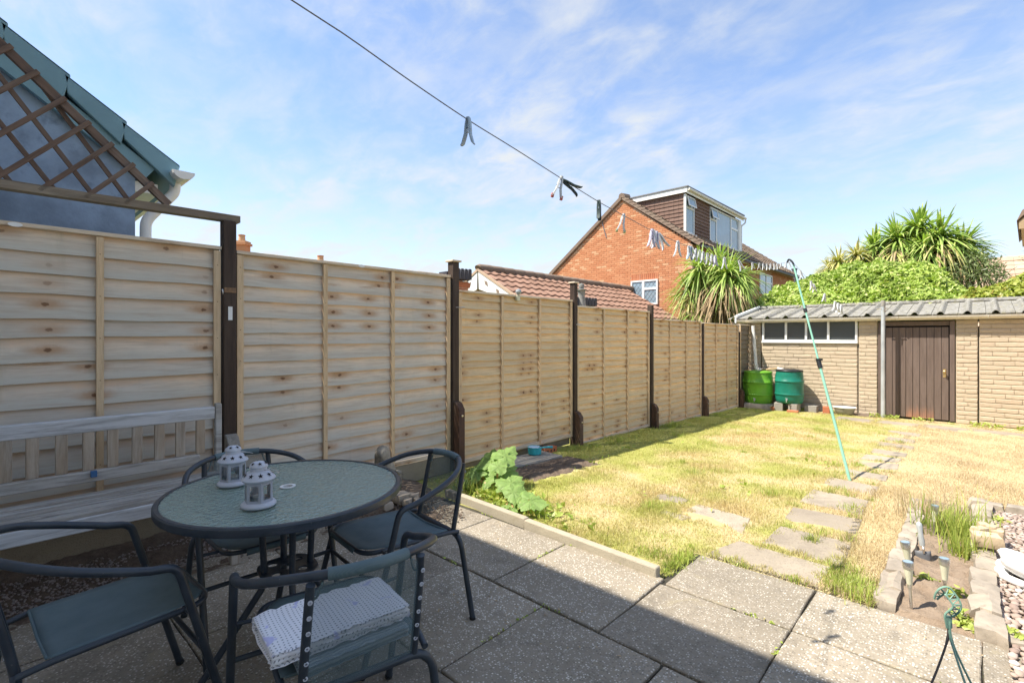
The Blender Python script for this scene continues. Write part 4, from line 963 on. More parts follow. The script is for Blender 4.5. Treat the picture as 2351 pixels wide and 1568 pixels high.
# bargeboard with cut-outs
for sg in (1, -1):
    b = MB(); P = lambda u, d: (gx+sg*(.02+u), gy0-.03, gz-.06-u*drop/hw-d)
    b.prism([P(0, 0), P(hw, 0), P(hw, .30), P(hw*.55, .34), P(hw*.5, .26), P(hw*.3, .36), P(hw*.24, .26), P(.02, .42)], (0, .03, 0)); b.build('bargeboard', M['white_paint'], gar, world=True)
    b = MB()
    for u in (.22, .62, 1.05): b.add([(gx+sg*(u+.02), gy0-.034, gz-.16-u*drop/hw), (gx+sg*(u+.12), gy0-.034, gz-.20-u*drop/hw), (gx+sg*(u+.16), gy0-.034, gz-.33-u*drop/hw), (gx+sg*(u+.05), gy0-.034, gz-.26-u*drop/hw)], [(0,1,2,3)])
    tag(b.build('cutouts', M['ridge'], gar, world=True), kind='stuff')
    b = MB(); b.bar((gx, gy0-.02, gz+.0), (gx+sg*hw, gy0-.02, gz-drop), .05, .06, (0,0,1)); b.build('verge_strip', M['fartile'], gar, world=True)

# --- blue-grey rear extension with teal roof verge, over the left end of the fence
EX = -4.7
ext = thing('neighbour_extension', 'blue-grey rendered extension with teal roof edge behind the trellis', 'extension', (EX, 0, -.45))
ec, es, ev = .80, 2.575, .945                          # corner y, eave height, slope rise per metre towards -y
def roofz(y): return 2.60+(1.07-y)*.72
b = MB().prism([(EX, ec, -.45), (EX, ec, 2.42), (EX, ec, 2.55), (EX, -4.0, roofz(-4)-.22), (EX, -4, -.45)], (-6, 0, 0)); b.build('wall', M['blue_render'], ext, world=True)
b = MB().prism([(EX-.02, 1.06, roofz(1.06)+.0), (EX-.02, -4, roofz(-4)), (EX-.02, -4, roofz(-4)-.10), (EX-.02, 1.06, roofz(1.06)-.10)], (-6.2, 0, 0)); b.build('roof', M['teal_metal'], ext, world=True)
ys_ = [1.07, .735, .42, .115, -.20, -.52, -.86, -1.2, -1.6, -2.0]
for i in range(len(ys_)-1):
    y0, y1 = ys_[i], ys_[i+1]-.035; st = .018
    z0, z1 = roofz(y0)+.035+st, roofz(y1)+.035-.006
    b = MB(); w = .155
    b.prism([(EX+.10, y0, z0), (EX+.10, y1, z1), (EX+.10, y1+.02, z1-w+.02), (EX+.10, y0-.035, z0-w-.02), (EX+.10, y0-.005, z0-.03)], (-.05, 0, 0))
    b.prism([(EX+.10, y0, z0), (EX+.10, y1, z1), (EX+.10, y1, z1-.02), (EX+.10, y0, z0-.02)], (-.32, 0, 0))
    b.build('verge_tile', M['teal_metal'], ext, world=True, bevel=.006)
b = MB(); b.bar((EX+.04, .88, roofz(.88)-.19), (EX+.04, -3, roofz(-3)-.19), .05, .11, (0,0,1)); b.build('bargeboard', M['teal_metal'], ext, world=True)
b = MB(); rows = []
for X in (EX+.20, EX-5):
    rows.append([(X, 1.075+.075*math.cos(a), 2.585+.062*math.sin(a)) for a in np.linspace(math.pi, 2*math.pi, 9)]+[(X, 1.075+.068*math.cos(a), 2.585+.055*math.sin(a)) for a in np.linspace(2*math.pi, math.pi, 9)])
b.grid(rows); b.add(rows[0][:9], [tuple(range(9))]); b.build('gutter', M['upvc'], ext, world=True)
b = MB().tube(fillet([(EX+.0, 1.06, 2.54), (EX+.0, 1.06, 2.46), (EX-.02, .87, 2.20), (EX-.02, .86, .2)], .05), .038, 10); b.build('downpipe', M['upvc'], ext, True, True)
b = MB().box(EX-5, .80, 2.42, EX-.03, .95, 2.50); b.build('soffit', M['white_paint'], ext, world=True)

# --- far roofs and chimneys showing over the fence top
def far_house(cx, cy, ridge, label, chim, hx=4.5, hy=4.0, rise=2.6, ang=.3, roofh=True):
    t = thing('far_house', label, 'house', (cx, cy, -.45), ang, 'distant houses beyond the left fence'); e = ridge-rise+.45
    MB().box(-hx, -hy, 0, hx, hy, e).build('wall', M['redbrick'], t)
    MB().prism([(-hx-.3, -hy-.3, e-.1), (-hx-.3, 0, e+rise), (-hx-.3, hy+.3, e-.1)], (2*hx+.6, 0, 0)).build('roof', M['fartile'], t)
    for (x, h) in chim:
        c = MB().box(x-.42, -.35, e+rise-.6, x+.42, .35, e+rise+h); c.box(x-.52, -.44, e+rise+h, x+.52, .44, e+rise+h+.16); c.box(x-.44, -.38, e+rise+h+.165, x+.44, .38, e+rise+h+.3); ch = c.build('chimney', M['redbrick'], t)
        for q in ((0,) if h > 1 else (0,)):
            MB().lathe([(.24, 0), (.20, .35), (.23, .38), (.23, .45), (.0001, .46)], 10, (x+q, 0, e+rise+h+.305)).build('chimney_pot', M['redbrick'], ch, True)
    return t
far_house(-43.5, 8.1, 7.0, 'far house shown only as brick chimney right of the blue wall', [(0, 1.0)])
far_house(-37.0, 13.2, 6.85, 'far house with buff roof and tall chimney right of first post', [(-1.05, .85)], 2.2, 3, ang=.72)
far_house(-35.0, 16.9, 5.7, 'far house shown as small chimney above the middle of the fence', [(0, .75)], ang=.5)
far_house(-40.5, 38.5, 6.2, 'far house shown as tiny chimney left of the garage roof', [(0, 1.0)])
# --- right hand roofs
t = thing('bungalow', 'bungalow with sunlit buff tiled roof behind the shrubs at right', 'bungalow', (2.5, 20, -.45))
MB().box(-4.8, 0.4, 0, 5, 5, 2.2).build('wall', M['redbrick'], t)
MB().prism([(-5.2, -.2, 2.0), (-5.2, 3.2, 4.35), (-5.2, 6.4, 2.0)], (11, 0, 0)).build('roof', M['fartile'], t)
b0 = root_loc(t)
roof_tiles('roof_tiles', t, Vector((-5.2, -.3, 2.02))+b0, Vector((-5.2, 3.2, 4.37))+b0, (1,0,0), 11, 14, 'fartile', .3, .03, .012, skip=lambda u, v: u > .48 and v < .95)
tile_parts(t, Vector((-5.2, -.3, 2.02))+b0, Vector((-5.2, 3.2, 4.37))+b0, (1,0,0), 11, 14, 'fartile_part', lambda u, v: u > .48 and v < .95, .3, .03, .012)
e = thing('gabled_house', 'house with tan boarded eaves just entering at the right edge', 'house', (2.0, 9.6, -.45), -.055)
ea = PY(2341, 526, 9.5)
MB().box(.45, .2, 0, 4, 3, 3.0).build('wall', M['redbrick'], e)
b = MB(); x0, z0 = ea.x-2.0, ea.z+.45
b.prism([(x0, -.2, z0), (x0, -.2, z0+.10), (x0+2.4, -.2, z0+2.6), (x0+2.4, -.2, z0+2.35), (x0+.22, -.2, z0)], (0, .02, 0)); b.build('bargeboard', M['soffit'], e)
b = MB(); b.prism([(x0-.02, -.22, z0+.11), (x0+2.4, -.22, z0+2.63), (x0+2.4, -.22, z0+2.70), (x0+.03, -.22, z0+.24)], (0, 2.2, 0)); b.build('roof', M['ridge'], e)
b = MB(); b.prism([(x0+.02, -.17, z0+.01), (x0+2.4, -.17, z0+2.5), (x0+2.4, -.17, z0+2.0), (x0+.3, -.17, z0+.0)], (0, 2.0, 0)); b.build('gable', M['soffit'], e)

# --- picket planters, stone figure and lamps in the garden behind the fence
def picket_box(loc, n, w, h, label, brick=False, tilt=0.):
    t = thing('picket_planter', label, 'planter', loc, 0, 'charcoal picket planters behind the fence')
    L = n*w; 
    MB().box(-.16, 0, 0, -.02, L, h*.6).build('trough', M['picket'], t)
    for k in range(n):
        o = MB().prism([(0, .006, 0), (0, w-.006, 0), (0, w-.006, h*.9), (0, w*.75, h), (0, w*.25, h), (0, .006, h*.9)], (.018, 0, 0)).build('picket', M['picket'], t, bevel=.002); o.location = (0, k*w, rnd.uniform(-.006, .006))
    return t
pk = zoomed(1500, 900, 2.766)
a = PX(*pk(500, 400), -4.3); picket_box((-4.3, 3.55, 1.955), 6, .058, .125, 'charcoal picket planter on the brick pier behind the second post')
a2 = PX(*pk(1820, 680), -4.3); picket_box((-4.3, 5.95, 1.765), 7, .08, .125, 'charcoal picket planter below the stone figure behind third post')
t = thing('brick_pier', 'short red brick pier behind the second fence post', 'pier', (-4.37, 3.5, -.4))
core = MB().box(-.16, .0, 0, .02, .40, 2.34).build('core', M['mortar'], t)
for r in range(10):
    for i in range(2):
        o = MB().box(0, -.095, -.031, .03, .095, .031).build('brick', M['onebrick'], t, bevel=.004); o.location = (.0, .1+i*.205 - (.05 if r % 2 else 0)+.02, 2.30-r*.074)
o = MB().box(-.18, -.34, 2.345, .05, .06, 2.395).build('coping', M['ridge'], t, bevel=.01)
fp = PX(*pk(1865, 590), -4.3)
t = thing('stone_figure', 'small grey stone figure standing above fence by the third post', 'statue', (-4.28, 6.085, 1.84))
MB().lathe([(.075, -.2), (.06, .0), (.048, .06), (.055, .12), (.062, .14), (.078, .147), (.078, .158), (.04, .165), (.0001, .166)], 14).build('body', M['greystatue'], t, True)
MB().lathe([(.0001, -.048), (.03, -.038), (.046, 0), (.036, .032), (.0001, .047)], 14, (0, 0, .205)).build('head', M['greystatue'], t, True)
t = thing('fence_lamp', 'small grey ball lamp clipped over the third fence panel', 'lamp', (PANX+.05, 4.005, 1.742))
MB().lathe([(.0001, -.033), (.022, -.026), (.034, 0), (.026, .024), (.0001, .034)], 14, (0, 0, .045)).build('ball', M['glassball'], t, True)
MB().box(-.028, -.026, -.05, .004, .026, .008).build('clip', M['frost'], t, bevel=.004)

# ================================================================== VEGETATION
def sword_head(name, parent, c, n, L, w, mat, up=.35, droop=1.0, seed=0, seg=5, spread=(0, 1), kind='stuff', dirz=None):
    """rosette of arching sword leaves, each a folded strip, joined"""
    r = np.random.default_rng(seed); V = []
    for i in range(n):
        az = r.uniform(0, 2*math.pi); e = math.asin(np.clip(r.uniform(spread[0]*2-1 if spread[0] < 0 else spread[0], spread[1]), -1, 1)); l = L*r.uniform(.7, 1.1)
        d = np.array([math.cos(az)*math.cos(e), math.sin(az)*math.cos(e), math.sin(e)])
        sd = np.array([-math.sin(az), math.cos(az), 0]); wv = w*r.uniform(.7, 1.15); bend = droop*r.uniform(.5, 1.3)*(.25+.75*math.cos(max(e, 0)))
        pts = []
        for k in range(seg+1):
            t = k/seg; p = d*l*t + np.array([0, 0, -1])*l*bend*(t**2.4)*.55
            ww = wv*(.55+.9*t*(1-t)*2 if t < .5 else 1.0*(1-((t-.5)/.5)**1.6)+.02)
            pts.append((p, ww))
        up_ = np.cross(sd, d); 
        for k in range(seg):
            (p0, w0), (p1, w1) = pts[k], pts[k+1]
            f0, f1 = up_*w0*.35, up_*w1*.35
            V.append([p0-sd*w0+f0, p0, p1, p1-sd*w1+f1]); V.append([p0, p0+sd*w0+f0, p1+sd*w1+f1, p1])
    me = np_mesh(name, np.array(V), M[mat]); o = link(name, me, parent); o.location = c
    return tag(o, kind=kind)
def flat_leaves(name, P, size, mat, parent=None, ratio=.62, up=.6, seed=0, out=None):
    """cloud of two-facet leaves at points P, facing roughly along out/up"""
    r = np.random.default_rng(seed); n = len(P); nrm = r.normal(0, 1, (n, 3))*.75; nrm[:, 2] += up
    if out is not None: nrm += out
    nrm /= np.linalg.norm(nrm, axis=1)[:, None]
    a = r.normal(0, 1, (n, 3)); a -= nrm*(a*nrm).sum(1)[:, None]; a /= np.linalg.norm(a, axis=1)[:, None]; b_ = np.cross(nrm, a)
    s = size*r.uniform(.4, 1.45, n)[:, None]
    tip, base = P+a*s, P-a*s; l, rr = P+b_*s*ratio-a*s*.25+nrm*s*.18, P-b_*s*ratio-a*s*.25+nrm*s*.18
    V = np.stack([np.stack([base, rr, tip], 1), np.stack([base, tip, l], 1)], 1).reshape(-1, 3, 3)
    return link(name, np_mesh(name, V, M[mat]), parent)

# cordyline behind the corner of the fence and shed
cp = thing('cordyline_palm', 'spiky green cordyline with brown skirt of dead leaves by shed corner', 'palm tree', (-5.0, 13.25, -.3))
b = MB()
b.tube(smooth_path([(0, 0, 0), (.03, 0, 1.2), (-.08, .02, 2.2), (-.42, 0, 3.2)]), [.13]*6+[.11]*6+[.09]*6+[.08], 10); b.tube(smooth_path([(.02, 0, 1.0), (.15, 0, 1.9), (.30, .0, 3.0)]), .085, 10); b.build('trunk', M['bark'], cp, True)
for q, (c, n, L, seed, mat) in enumerate((((-.42, -.1, 3.42), 230, .90, 1, 'cord'), ((.30, -.05, 3.20), 280, 1.0, 2, 'cord'), ((-.75, -.1, 2.85), 170, .80, 3, 'cord'), ((-.05, .25, 3.5), 170, .92, 4, 'cord'), ((.55, .2, 3.15), 150, .90, 9, 'cord'))):
    sword_head('leaf_head', cp, c, n, L, .023, mat, seed=seed, spread=(-.25, 1), droop=1.05)
for q, (c, n, L, seed) in enumerate((((.25, -.05, 2.95), 150, 1.0, 5), ((-.3, 0, 2.9), 70, .85, 6), ((.1, -.12, 2.5), 110, .95, 7))):
    sword_head('dead_skirt', cp, c, n, L, .014, 'dead', seed=seed, spread=(-.95, -.45) if False else (-.0, .25), droop=2.6)
sword_head('flower_spray', cp, (-.62, -.30, 2.60), 220, .55, .012, 'cord_pale', seed=8, spread=(-.6, .7), droop=1.2, seg=3)
sword_head('leaf_head', cp, (-.45, -.35, 2.2), 110, .75, .018, 'cord', seed=12, spread=(-.4, .7), droop=1.4)

# large cordyline behind the ivy
cb = thing('large_cordyline', 'broad many-headed cordyline rising above the ivy behind shed roof', 'palm tree', (-1.0, 16.1, -.3))
b = MB(); hd = [((-.95, 0, 3.85), 190), ((-.45, -.15, 4.05), 200), ((-.05, .1, 4.25), 230), ((.35, -.1, 4.0), 210), ((.75, 0, 3.75), 180), ((.1, -.3, 3.65), 150)]
for i, (c, n) in enumerate(hd):
    b.tube(smooth_path([(0, 0, 0), (c[0]*.4, 0, 1.7), (c[0]*.9, c[1], c[2]-.1)]), .1, 8)
b.build('trunk', M['bark'], cb, True)
for i, (c, n) in enumerate(hd):
    sword_head('leaf_head', cb, c, int(n*1.5), 1.0 if i in (2, 3) else .88, .032, 'cord', seed=20+i, spread=(-.25, 1), droop=1.0)
for i, (c, n) in enumerate(hd[1:5]):
    sword_head('dead_skirt', cb, (c[0], c[1]-.1, c[2]-.25), 60, .85, .02, 'dead', seed=40+i, spread=(0, .25), droop=2.4)
sword_head('yellowing_leaves', cb, (.35, -.45, 3.75), 60, .85, .022, 'cord_pale', seed=61, spread=(-.3, .3), droop=1.9)
sword_head('yellowing_leaves', cb, (-.5, -.45, 3.7), 60, .8, .022, 'cord_pale', seed=62, spread=(-.3, .3), droop=1.9)
sword_head('leaf_head', cb, (.95, -.1, 3.35), 140, .75, .018, 'shrubgrey', seed=60, spread=(-.4, .9), droop=1.2)
# pale flowering one at its left
cf = thing('flowering_cordyline', 'pale yellow flowering cordyline left of the large cordyline', 'palm tree', (-2.55, 15.7, -.3))
MB().tube([(0, 0, 0), (0, 0, 3.4)], .09, 8).build('trunk', M['bark'], cf, True)
sword_head('leaf_head', cf, (-.05, 0, 3.35), 230, .9, .026, 'cord', seed=70, spread=(-.3, .7), droop=1.1)
for i, c in enumerate(((-.1, -.25, 3.55), (.3, -.2, 3.7), (-.3, -.1, 3.35))): sword_head('flower_spray', cf, c, 330, .62, .015, 'cord_pale', seed=75+i, spread=(-.5, 1), droop=1.0, seg=3)

# ivy mound over and behind the shed roof
def mound(xs, tops, y_f, y_b, zb, n, seed):
    r = np.random.default_rng(seed); xx = r.uniform(xs[0], xs[-1], n*3); tt = np.interp(xx, xs, tops)
    u = r.uniform(0, 1, n*3); v = r.uniform(0, 1, n*3)
    # front and crown surface of the mound
    yy = y_f+(y_b-y_f)*u**1.3; prof = np.clip(np.sin(np.pi*.5*np.clip((yy-y_f+.25)/(.62*(y_b-y_f)), 0, 1)), 0, 1)
    top = zb+(tt-zb)*prof
    lump = np.array([.20*nz(x*1.9, y*1.9, 3)+.15*nz(x*5, y*5, 1) for x, y in zip(xx, yy)])
    zz = top+lump - r.exponential(.09, n*3)
    k = zz > zb-.1
    return np.stack([xx, yy, zz], 1)[k][:n]
xs_ = [-4.6, -4.2, -3.6, -3.2, -2.6, -2.1, -1.6, -1.1, -.6, -.3, .0]; tp = [2.0, 2.42, 2.65, 2.80, 2.95, 3.1, 3.12, 3.05, 2.82, 2.5, 2.1]
P = mound(xs_, tp, 13.15, 16.3, 1.75, 26000, 3)
iv = flat_leaves('ivy_hedge', P, .052, 'ivy', out=np.array([0, -.55, .1]), seed=5)
tag(iv, 'bright green ivy mound spilling over the ridge of the shed roof', 'ivy', kind=None)
core = MB(); core.grid([[(x, y, np.interp(x, xs_, tp)*f-.22) for x in xs_] for y, f in ((13.4, .58), (14.2, .86), (15.2, .93), (16.2, .5))])
core.build('inner_mass', M['ivy'], iv)
P = mound([-.5, -.1, .3, .7, 1.2, 2.0], [2.12, 2.2, 2.3, 2.42, 2.5, 2.55], 13.2, 14.8, 1.7, 6500, 4)
tag(flat_leaves('creeper', P, .055, 'lime', out=np.array([0, -.5, .1]), seed=6), 'yellow-green creeper along the shed ridge at the right edge', 'creeper')
r_ = np.random.default_rng(9); n = 2600; P = r_.normal(0, 1, (n, 3)); P /= np.linalg.norm(P, axis=1)[:, None]; P *= (r_.uniform(.35, 1.05, n)**.5)[:, None]; P = P*np.array([.62, .6, .85])
gs = thing('grey_shrub', 'grey-green wispy shrub at right of the large cordyline', 'shrub', (.12, 15.5, -.3))
o = flat_leaves('foliage', P+np.array([-.15, 0, 2.75]), .05, 'shrubgrey', gs, .3, .3, 8); tag(o, kind='stuff')
MB().tube([(-.1, 0, 0), (-.15, 0, 2.5)], .04, 6).build('stem', M['bark'], gs, True)
b = MB()
for k in range(30):
    a = r_.uniform(0, 2*math.pi); e = r_.uniform(-.1, 1.2); d = Vector((math.cos(a)*math.cos(e), math.sin(a)*math.cos(e), math.sin(e))); b.tube([Vector((-.15, 0, 2.6)), Vector((-.15, 0, 2.6))+d*r_.uniform(.6, 1.0)], .006, 4)
tag(b.build('twigs', M['bark'], gs), kind='stuff')
# leafy twig entering at the right edge
tw_ = thing('leafy_shrub', 'leafy branch entering at the right edge above the creeper', 'shrub', (1.1, 12.4, 1.5))
b = MB().tube([(0, 0, -1.7), (.0, 0, .6), (-.2, 0, 1.1)], .03, 6); c0 = PY(2349, 585, 12.4)-Vector((1.1, 12.4, 1.5))
sp_ = []
for k in range(16):
    q = c0+Vector((rnd.uniform(-.10, .5), rnd.uniform(-.2, .2), rnd.uniform(-.16, .15))); b.tube([(-.1, 0, .8), q], .006, 4); sp_ += [q+Vector((rnd.uniform(-.05, .05), rnd.uniform(-.05, .05), rnd.uniform(-.05, .05))) for _ in range(6)]
b.build('stem', M['bark'], tw_); tag(flat_leaves('foliage', np.array([tuple(p) for p in sp_]), .055, 'shrubgrey', tw_, .3, .8, 3), kind='stuff')

# ------------------------------------------------------------------ lawn blades, weeds, tufts
def blades(name, P, h, w, mat, seed, lean=.55, parent=None):
    r = np.random.default_rng(seed); n = len(P); az = r.uniform(0, 2*math.pi, n); hh = h*r.uniform(.45, 1.25, n)*(1+.9*np.clip(np.sin(P[:, 0]*5.3+1.7*np.sin(P[:, 1]*3.1))*np.sin(P[:, 1]*4.1+1.3*np.sin(P[:, 0]*3.7)), -.4, 1)); ww = w*r.uniform(.7, 1.2, n)
    ln = np.abs(r.normal(0, lean, n)); la = r.uniform(0, 2*math.pi, n)
    sd = np.stack([np.cos(az), np.sin(az), np.zeros(n)], 1)*ww[:, None]/2
    tip = P+np.stack([np.cos(la)*ln*hh, np.sin(la)*ln*hh, hh/np.sqrt(1+ln*ln*.6)], 1)
    mid = P*.55+tip*.45+np.stack([np.zeros(n), np.zeros(n), hh*.10], 1)
    V = np.stack([P-sd, P+sd, mid+sd*.75, mid-sd*.75], 1); T = np.stack([mid-sd*.75, mid+sd*.75, tip], 1)
    me = bpy.data.meshes.new(name); VV = np.concatenate([P-sd, P+sd, mid+sd*.75, mid-sd*.75, tip], 0)
    i = np.arange(n); F4 = np.stack([i, i+n, i+2*n, i+3*n], 1); F3 = np.stack([i+3*n, i+2*n, i+4*n], 1)
    me.vertices.add(5*n); me.vertices.foreach_set('co', VV.reshape(-1).astype(np.float32)); me.loops.add(7*n); me.polygons.add(2*n)
    me.loops.foreach_set('vertex_index', np.concatenate([F4.reshape(-1), F3.reshape(-1)]).astype(np.int32))
    me.polygons.foreach_set('loop_start', np.concatenate([np.arange(n)*4, 4*n+np.arange(n)*3]).astype(np.int32)); me.polygons.foreach_set('loop_total', np.concatenate([np.full(n, 4), np.full(n, 3)]).astype(np.int32))
    me.update(calc_edges=True); me.materials.append(M[mat]); return link(name, me, parent)
def hgrid():
    gx_ = np.linspace(-3.95, 3.3, 146); gy_ = np.linspace(2.5, 12.1, 193)
    return gx_, gy_, np.array([[turf_h(x, y) for x in gx_] for y in gy_])
GXs, GYs, GH = hgrid()
def turf_np(x, y):
    i = np.clip(((x-GXs[0])/(GXs[1]-GXs[0])).astype(int), 0, len(GXs)-1); j = np.clip(((y-GYs[0])/(GYs[1]-GYs[0])).astype(int), 0, len(GYs)-1); return GH[j, i]
stone_rects = []
for o in path.children:
    vs = [o.location+v.co for v in o.data.vertices]; stone_rects.append((min(v.x for v in vs), max(v.x for v in vs), min(v.y for v in vs), max(v.y for v in vs)))
def free(x, y, m=.0):
    k = np.ones(len(x), bool)
    jx = .03*np.sin(y*37+x*11); jy = .03*np.sin(x*41+y*7)
    for a, b_, c, d in stone_rects: k &= ~((x+jx > a+.04) & (x+jx < b_-.04) & (y+jy > c+.04) & (y+jy < d-.04))
    k &= ~((x+jx > -.345) & (y > 2.9) & (y+jy < 5.2))                 # flower bed, pebbles
    k &= ~((x > -1.235) & (y < 2.94)); k &= ~((x > -.62) & (y < 2.95))
    k &= ~((x+jx < -2.85) & (y+jy > 3.35) & (y+jy < 4.45)); k &= (x > -3.66) & (y < 11.58)
    k &= ~(y < 2.575-.06*(x+2.2)+.012) | (x > -1.24)
    return k
def scatter(n, x0, x1, y0, y1, seed):
    r = np.random.default_rng(seed); x = r.uniform(x0, x1, n); y = y0+(y1-y0)*r.uniform(0, 1, n)**1.7; return x, y, r
x, y, r_ = scatter(420000, -3.66, .9, 2.5, 11.6, 1); k = free(x, y)
bare = np.array([nz(a*2.1, b_*2.1, 7) for a, b_ in zip(x[::1], y[::1])]) if False else np.sin(x*3.1+1.3*np.sin(y*2.3))*np.sin(y*2.7+1.1*np.sin(x*2.9))
k &= r_.uniform(0, 1, len(x)) < np.clip(.75-.35*bare, .25, 1); k &= (x < .05*y+.35)
x, y = x[k], y[k]; P = np.stack([x, y, turf_np(x, y)-.014], 1)
tag(blades('grass', P, .025, .0036, 'blade', 2, .85), kind='stuff')
# longer green tufts: patio edge, stones, fence foot, corner by the bed
tufts = []
def tuft(cx, cy, rad, n): tufts.append((cx, cy, rad, n))
for _ in range(70):
    px_, py_ = rnd.uniform(-3.6, -.7), 2.6+8.5*rnd.random()**1.6
    tuft(px_, py_, rnd.uniform(.04, .13), rnd.randint(30, 90))
for q in range(40): tuft(-3.63+rnd.uniform(0, .25), rnd.uniform(4.4, 11.4), rnd.uniform(.04, .12), rnd.randint(30, 80))
for q in range(22): tuft(rnd.uniform(-.60, -.36), rnd.uniform(2.97, 3.35), .08, 60)
for q in range(10): tuft(rnd.uniform(-1.5, -1.2), 2.60+rnd.uniform(0, .25), .06, 40)
for q in range(16): tuft(-1.27+rnd.uniform(-.03, .03), rnd.uniform(2.52, 2.98), .04, 40)
for a, b_, c, d in stone_rects[:8]:
    for q in range(3): tuft(rnd.uniform(a, b_), rnd.choice((c-.02, d+.02)), .05, 36)
for q in range(16): tuft(rnd.uniform(-3.0, .6), 11.45+rnd.uniform(-.12, .08), rnd.uniform(.04, .1), 50)
XX, YY = [], []
for cx, cy, rad, n in tufts:
    a = rng.normal(0, rad*.55, (n, 2)); XX.append(cx+a[:, 0]); YY.append(cy+a[:, 1])
x, y = np.concatenate(XX), np.concatenate(YY); k = (x > -3.67) & ~((x > -.36) & (y > 2.9) & (y < 5.2)) & (y < 11.6) & ~((x > -1.24) & (y < 2.52)) & (y > 2.565)
x, y = x[k], y[k]; tag(blades('tuft_grass', np.stack([x, y, turf_np(x, y)-.012], 1), .042, .0042, 'weed', 6, .7), kind='stuff')

# rhubarb clump with big crinkled leaves
rh = thing('rhubarb_plant', 'rhubarb clump with big crinkled leaves beside the kerb', 'plant', (-3.0, 2.95, 0))
def big_leaf(parent, base, tip_c, normal, size, seed, heart=.9):
    base, tip_c = Vector(base), Vector(tip_c); n = Vector(normal).normalized(); fw = (tip_c-base); fw = (fw-n*fw.dot(n)).normalized(); sd = fw.cross(n)
    rows = []; ns, na = 7, 34
    for j in range(ns+1):
        t = j/ns; row = []
        for i in range(na):
            a = 2*math.pi*i/na; lob = (.82+.10*math.cos(3*a)+.08*nz(a*2, seed)+.07*math.sin(11*a+seed)*t+.05*math.sin(17*a+seed*2)*t)*(1-.45*max(0, -math.cos(a))**4)
            rr = t*size*lob; x_ = math.cos(a)*rr*1.15; y_ = math.sin(a)*rr*heart
            h = -.12*size*(t**2)*(.4+.6*abs(math.sin(a)))+.05*size*t*math.sin(5*a+seed)+.035*size*nz(x_*14/size, y_*14/size, seed)*2
            row.append(tip_c+fw*x_+sd*y_+n*h)
        rows.append(row+[row[0]])
    o = MB().grid(rows).build('leaf', M['rhubarb'], parent, True, ang=75, fix=False); uvl = o.data.uv_layers.new(name='uv')
    for l_ in o.data.loops: j_, i_ = divmod(l_.vertex_index, na+1); uvl.data[l_.index].uv = (i_/na, j_/ns)
    m = (base+tip_c)/2+Vector((0, 0, .04)); s_ = MB().tube(smooth_path([base, m, tip_c-n*.01-fw*size*.1], 4), .010, 7).build('stalk', M['stalk'], o, True); return o
zr = zoomed(1650, 1600, 3.485)
for i, (px_, py_, Yd, size, nrm) in enumerate(((660, 440, 2.98, .17, (.1, -.55, .8)), (850, 380, 3.05, .15, (.5, -.4, .8)), (470, 520, 3.1, .17, (-.5, -.4, .6)), (360, 690, 2.86, .13, (-.3, -.7, .45)), (490, 620, 2.84, .10, (.2, -.75, .5)), (830, 620, 3.0, .19, (.55, -.35, .55)),
        (930, 730, 2.78, .15, (.4, -.4, .8)), (960, 850, 2.72, .11, (.4, -.6, .6)), (1180, 960, 2.72, .13, (.35, -.45, .85)), (700, 830, 2.92, .10, (.2, -.6, .6)), (880, 1020, 2.66, .06, (0, -.4, .9)), (560, 480, 3.04, .12, (-.2, -.5, .7)), (760, 520, 2.92, .11, (.3, -.6, .6)), (430, 600, 2.95, .10, (-.5, -.5, .5)), (600, 740, 2.84, .08, (-.1, -.8, .5)), (1010, 800, 2.80, .09, (.5, -.4, .7)), (1080, 900, 2.74, .08, (.2, -.6, .7)), (800, 760, 2.80, .09, (0, -.7, .6)), (960, 1060, 2.66, .05, (.3, -.4, .9)), (620, 600, 2.98, .09, (0, -.8, .5)))):
    p = PY(*zr(px_, py_), Yd); b0 = Vector((p.x*.35-3.0*.65+rnd.uniform(-.04, .04), 2.96+rnd.uniform(-.04, .04), .0)) if px_ < 1100 and i < 10 else Vector((p.x-.05, p.y+.03, .0))
    big_leaf(rh, b0-rh.location, p-rh.location, (nrm[0], nrm[1]*.8, nrm[2]+.25), size*.95, i*1.7)
XX, YY = rng.normal(-2.75, .30, 700), rng.normal(2.82, .10, 700); k = (YY > 2.63) & (XX > -3.5); XX, YY = XX[k], YY[k]
P = np.stack([XX, YY, turf_np(XX, YY)+rng.uniform(0, .05, len(XX))], 1); tag(flat_leaves('weeds', P, .026, 'weed', seed=4), kind='stuff')
o = blades('straggling_grass', np.stack([XX, YY, turf_np(XX, YY)-.01], 1)[:420], .13, .005, 'weed', 16, .5); tag(o, kind='stuff')
# low weeds along the shed foot and between slabs
XX, YY = rng.uniform(-2.8, .7, 900), 11.5+rng.normal(0, .07, 900); P = np.stack([XX, YY, turf_np(XX, YY)+rng.uniform(0, .06, 900)], 1); k = (np.sin(XX*4.3)+np.sin(XX*9.1+1)) > .1; tag(flat_leaves('shed_weeds', P[k], .022, 'weed', seed=14), kind='stuff')
XX, YY = rng.uniform(-3.4, -1.1, 1500), rng.uniform(2.75, 8.5, 1500); k = (np.sin(XX*9+YY*2)+np.sin(YY*7.3)+np.sin(XX*4.1-YY)) > 1.75; P = np.stack([XX, YY, turf_np(XX, YY)+.01], 1)[k]; tag(flat_leaves('lawn_weeds', P, .02, 'weed', seed=15), kind='stuff')

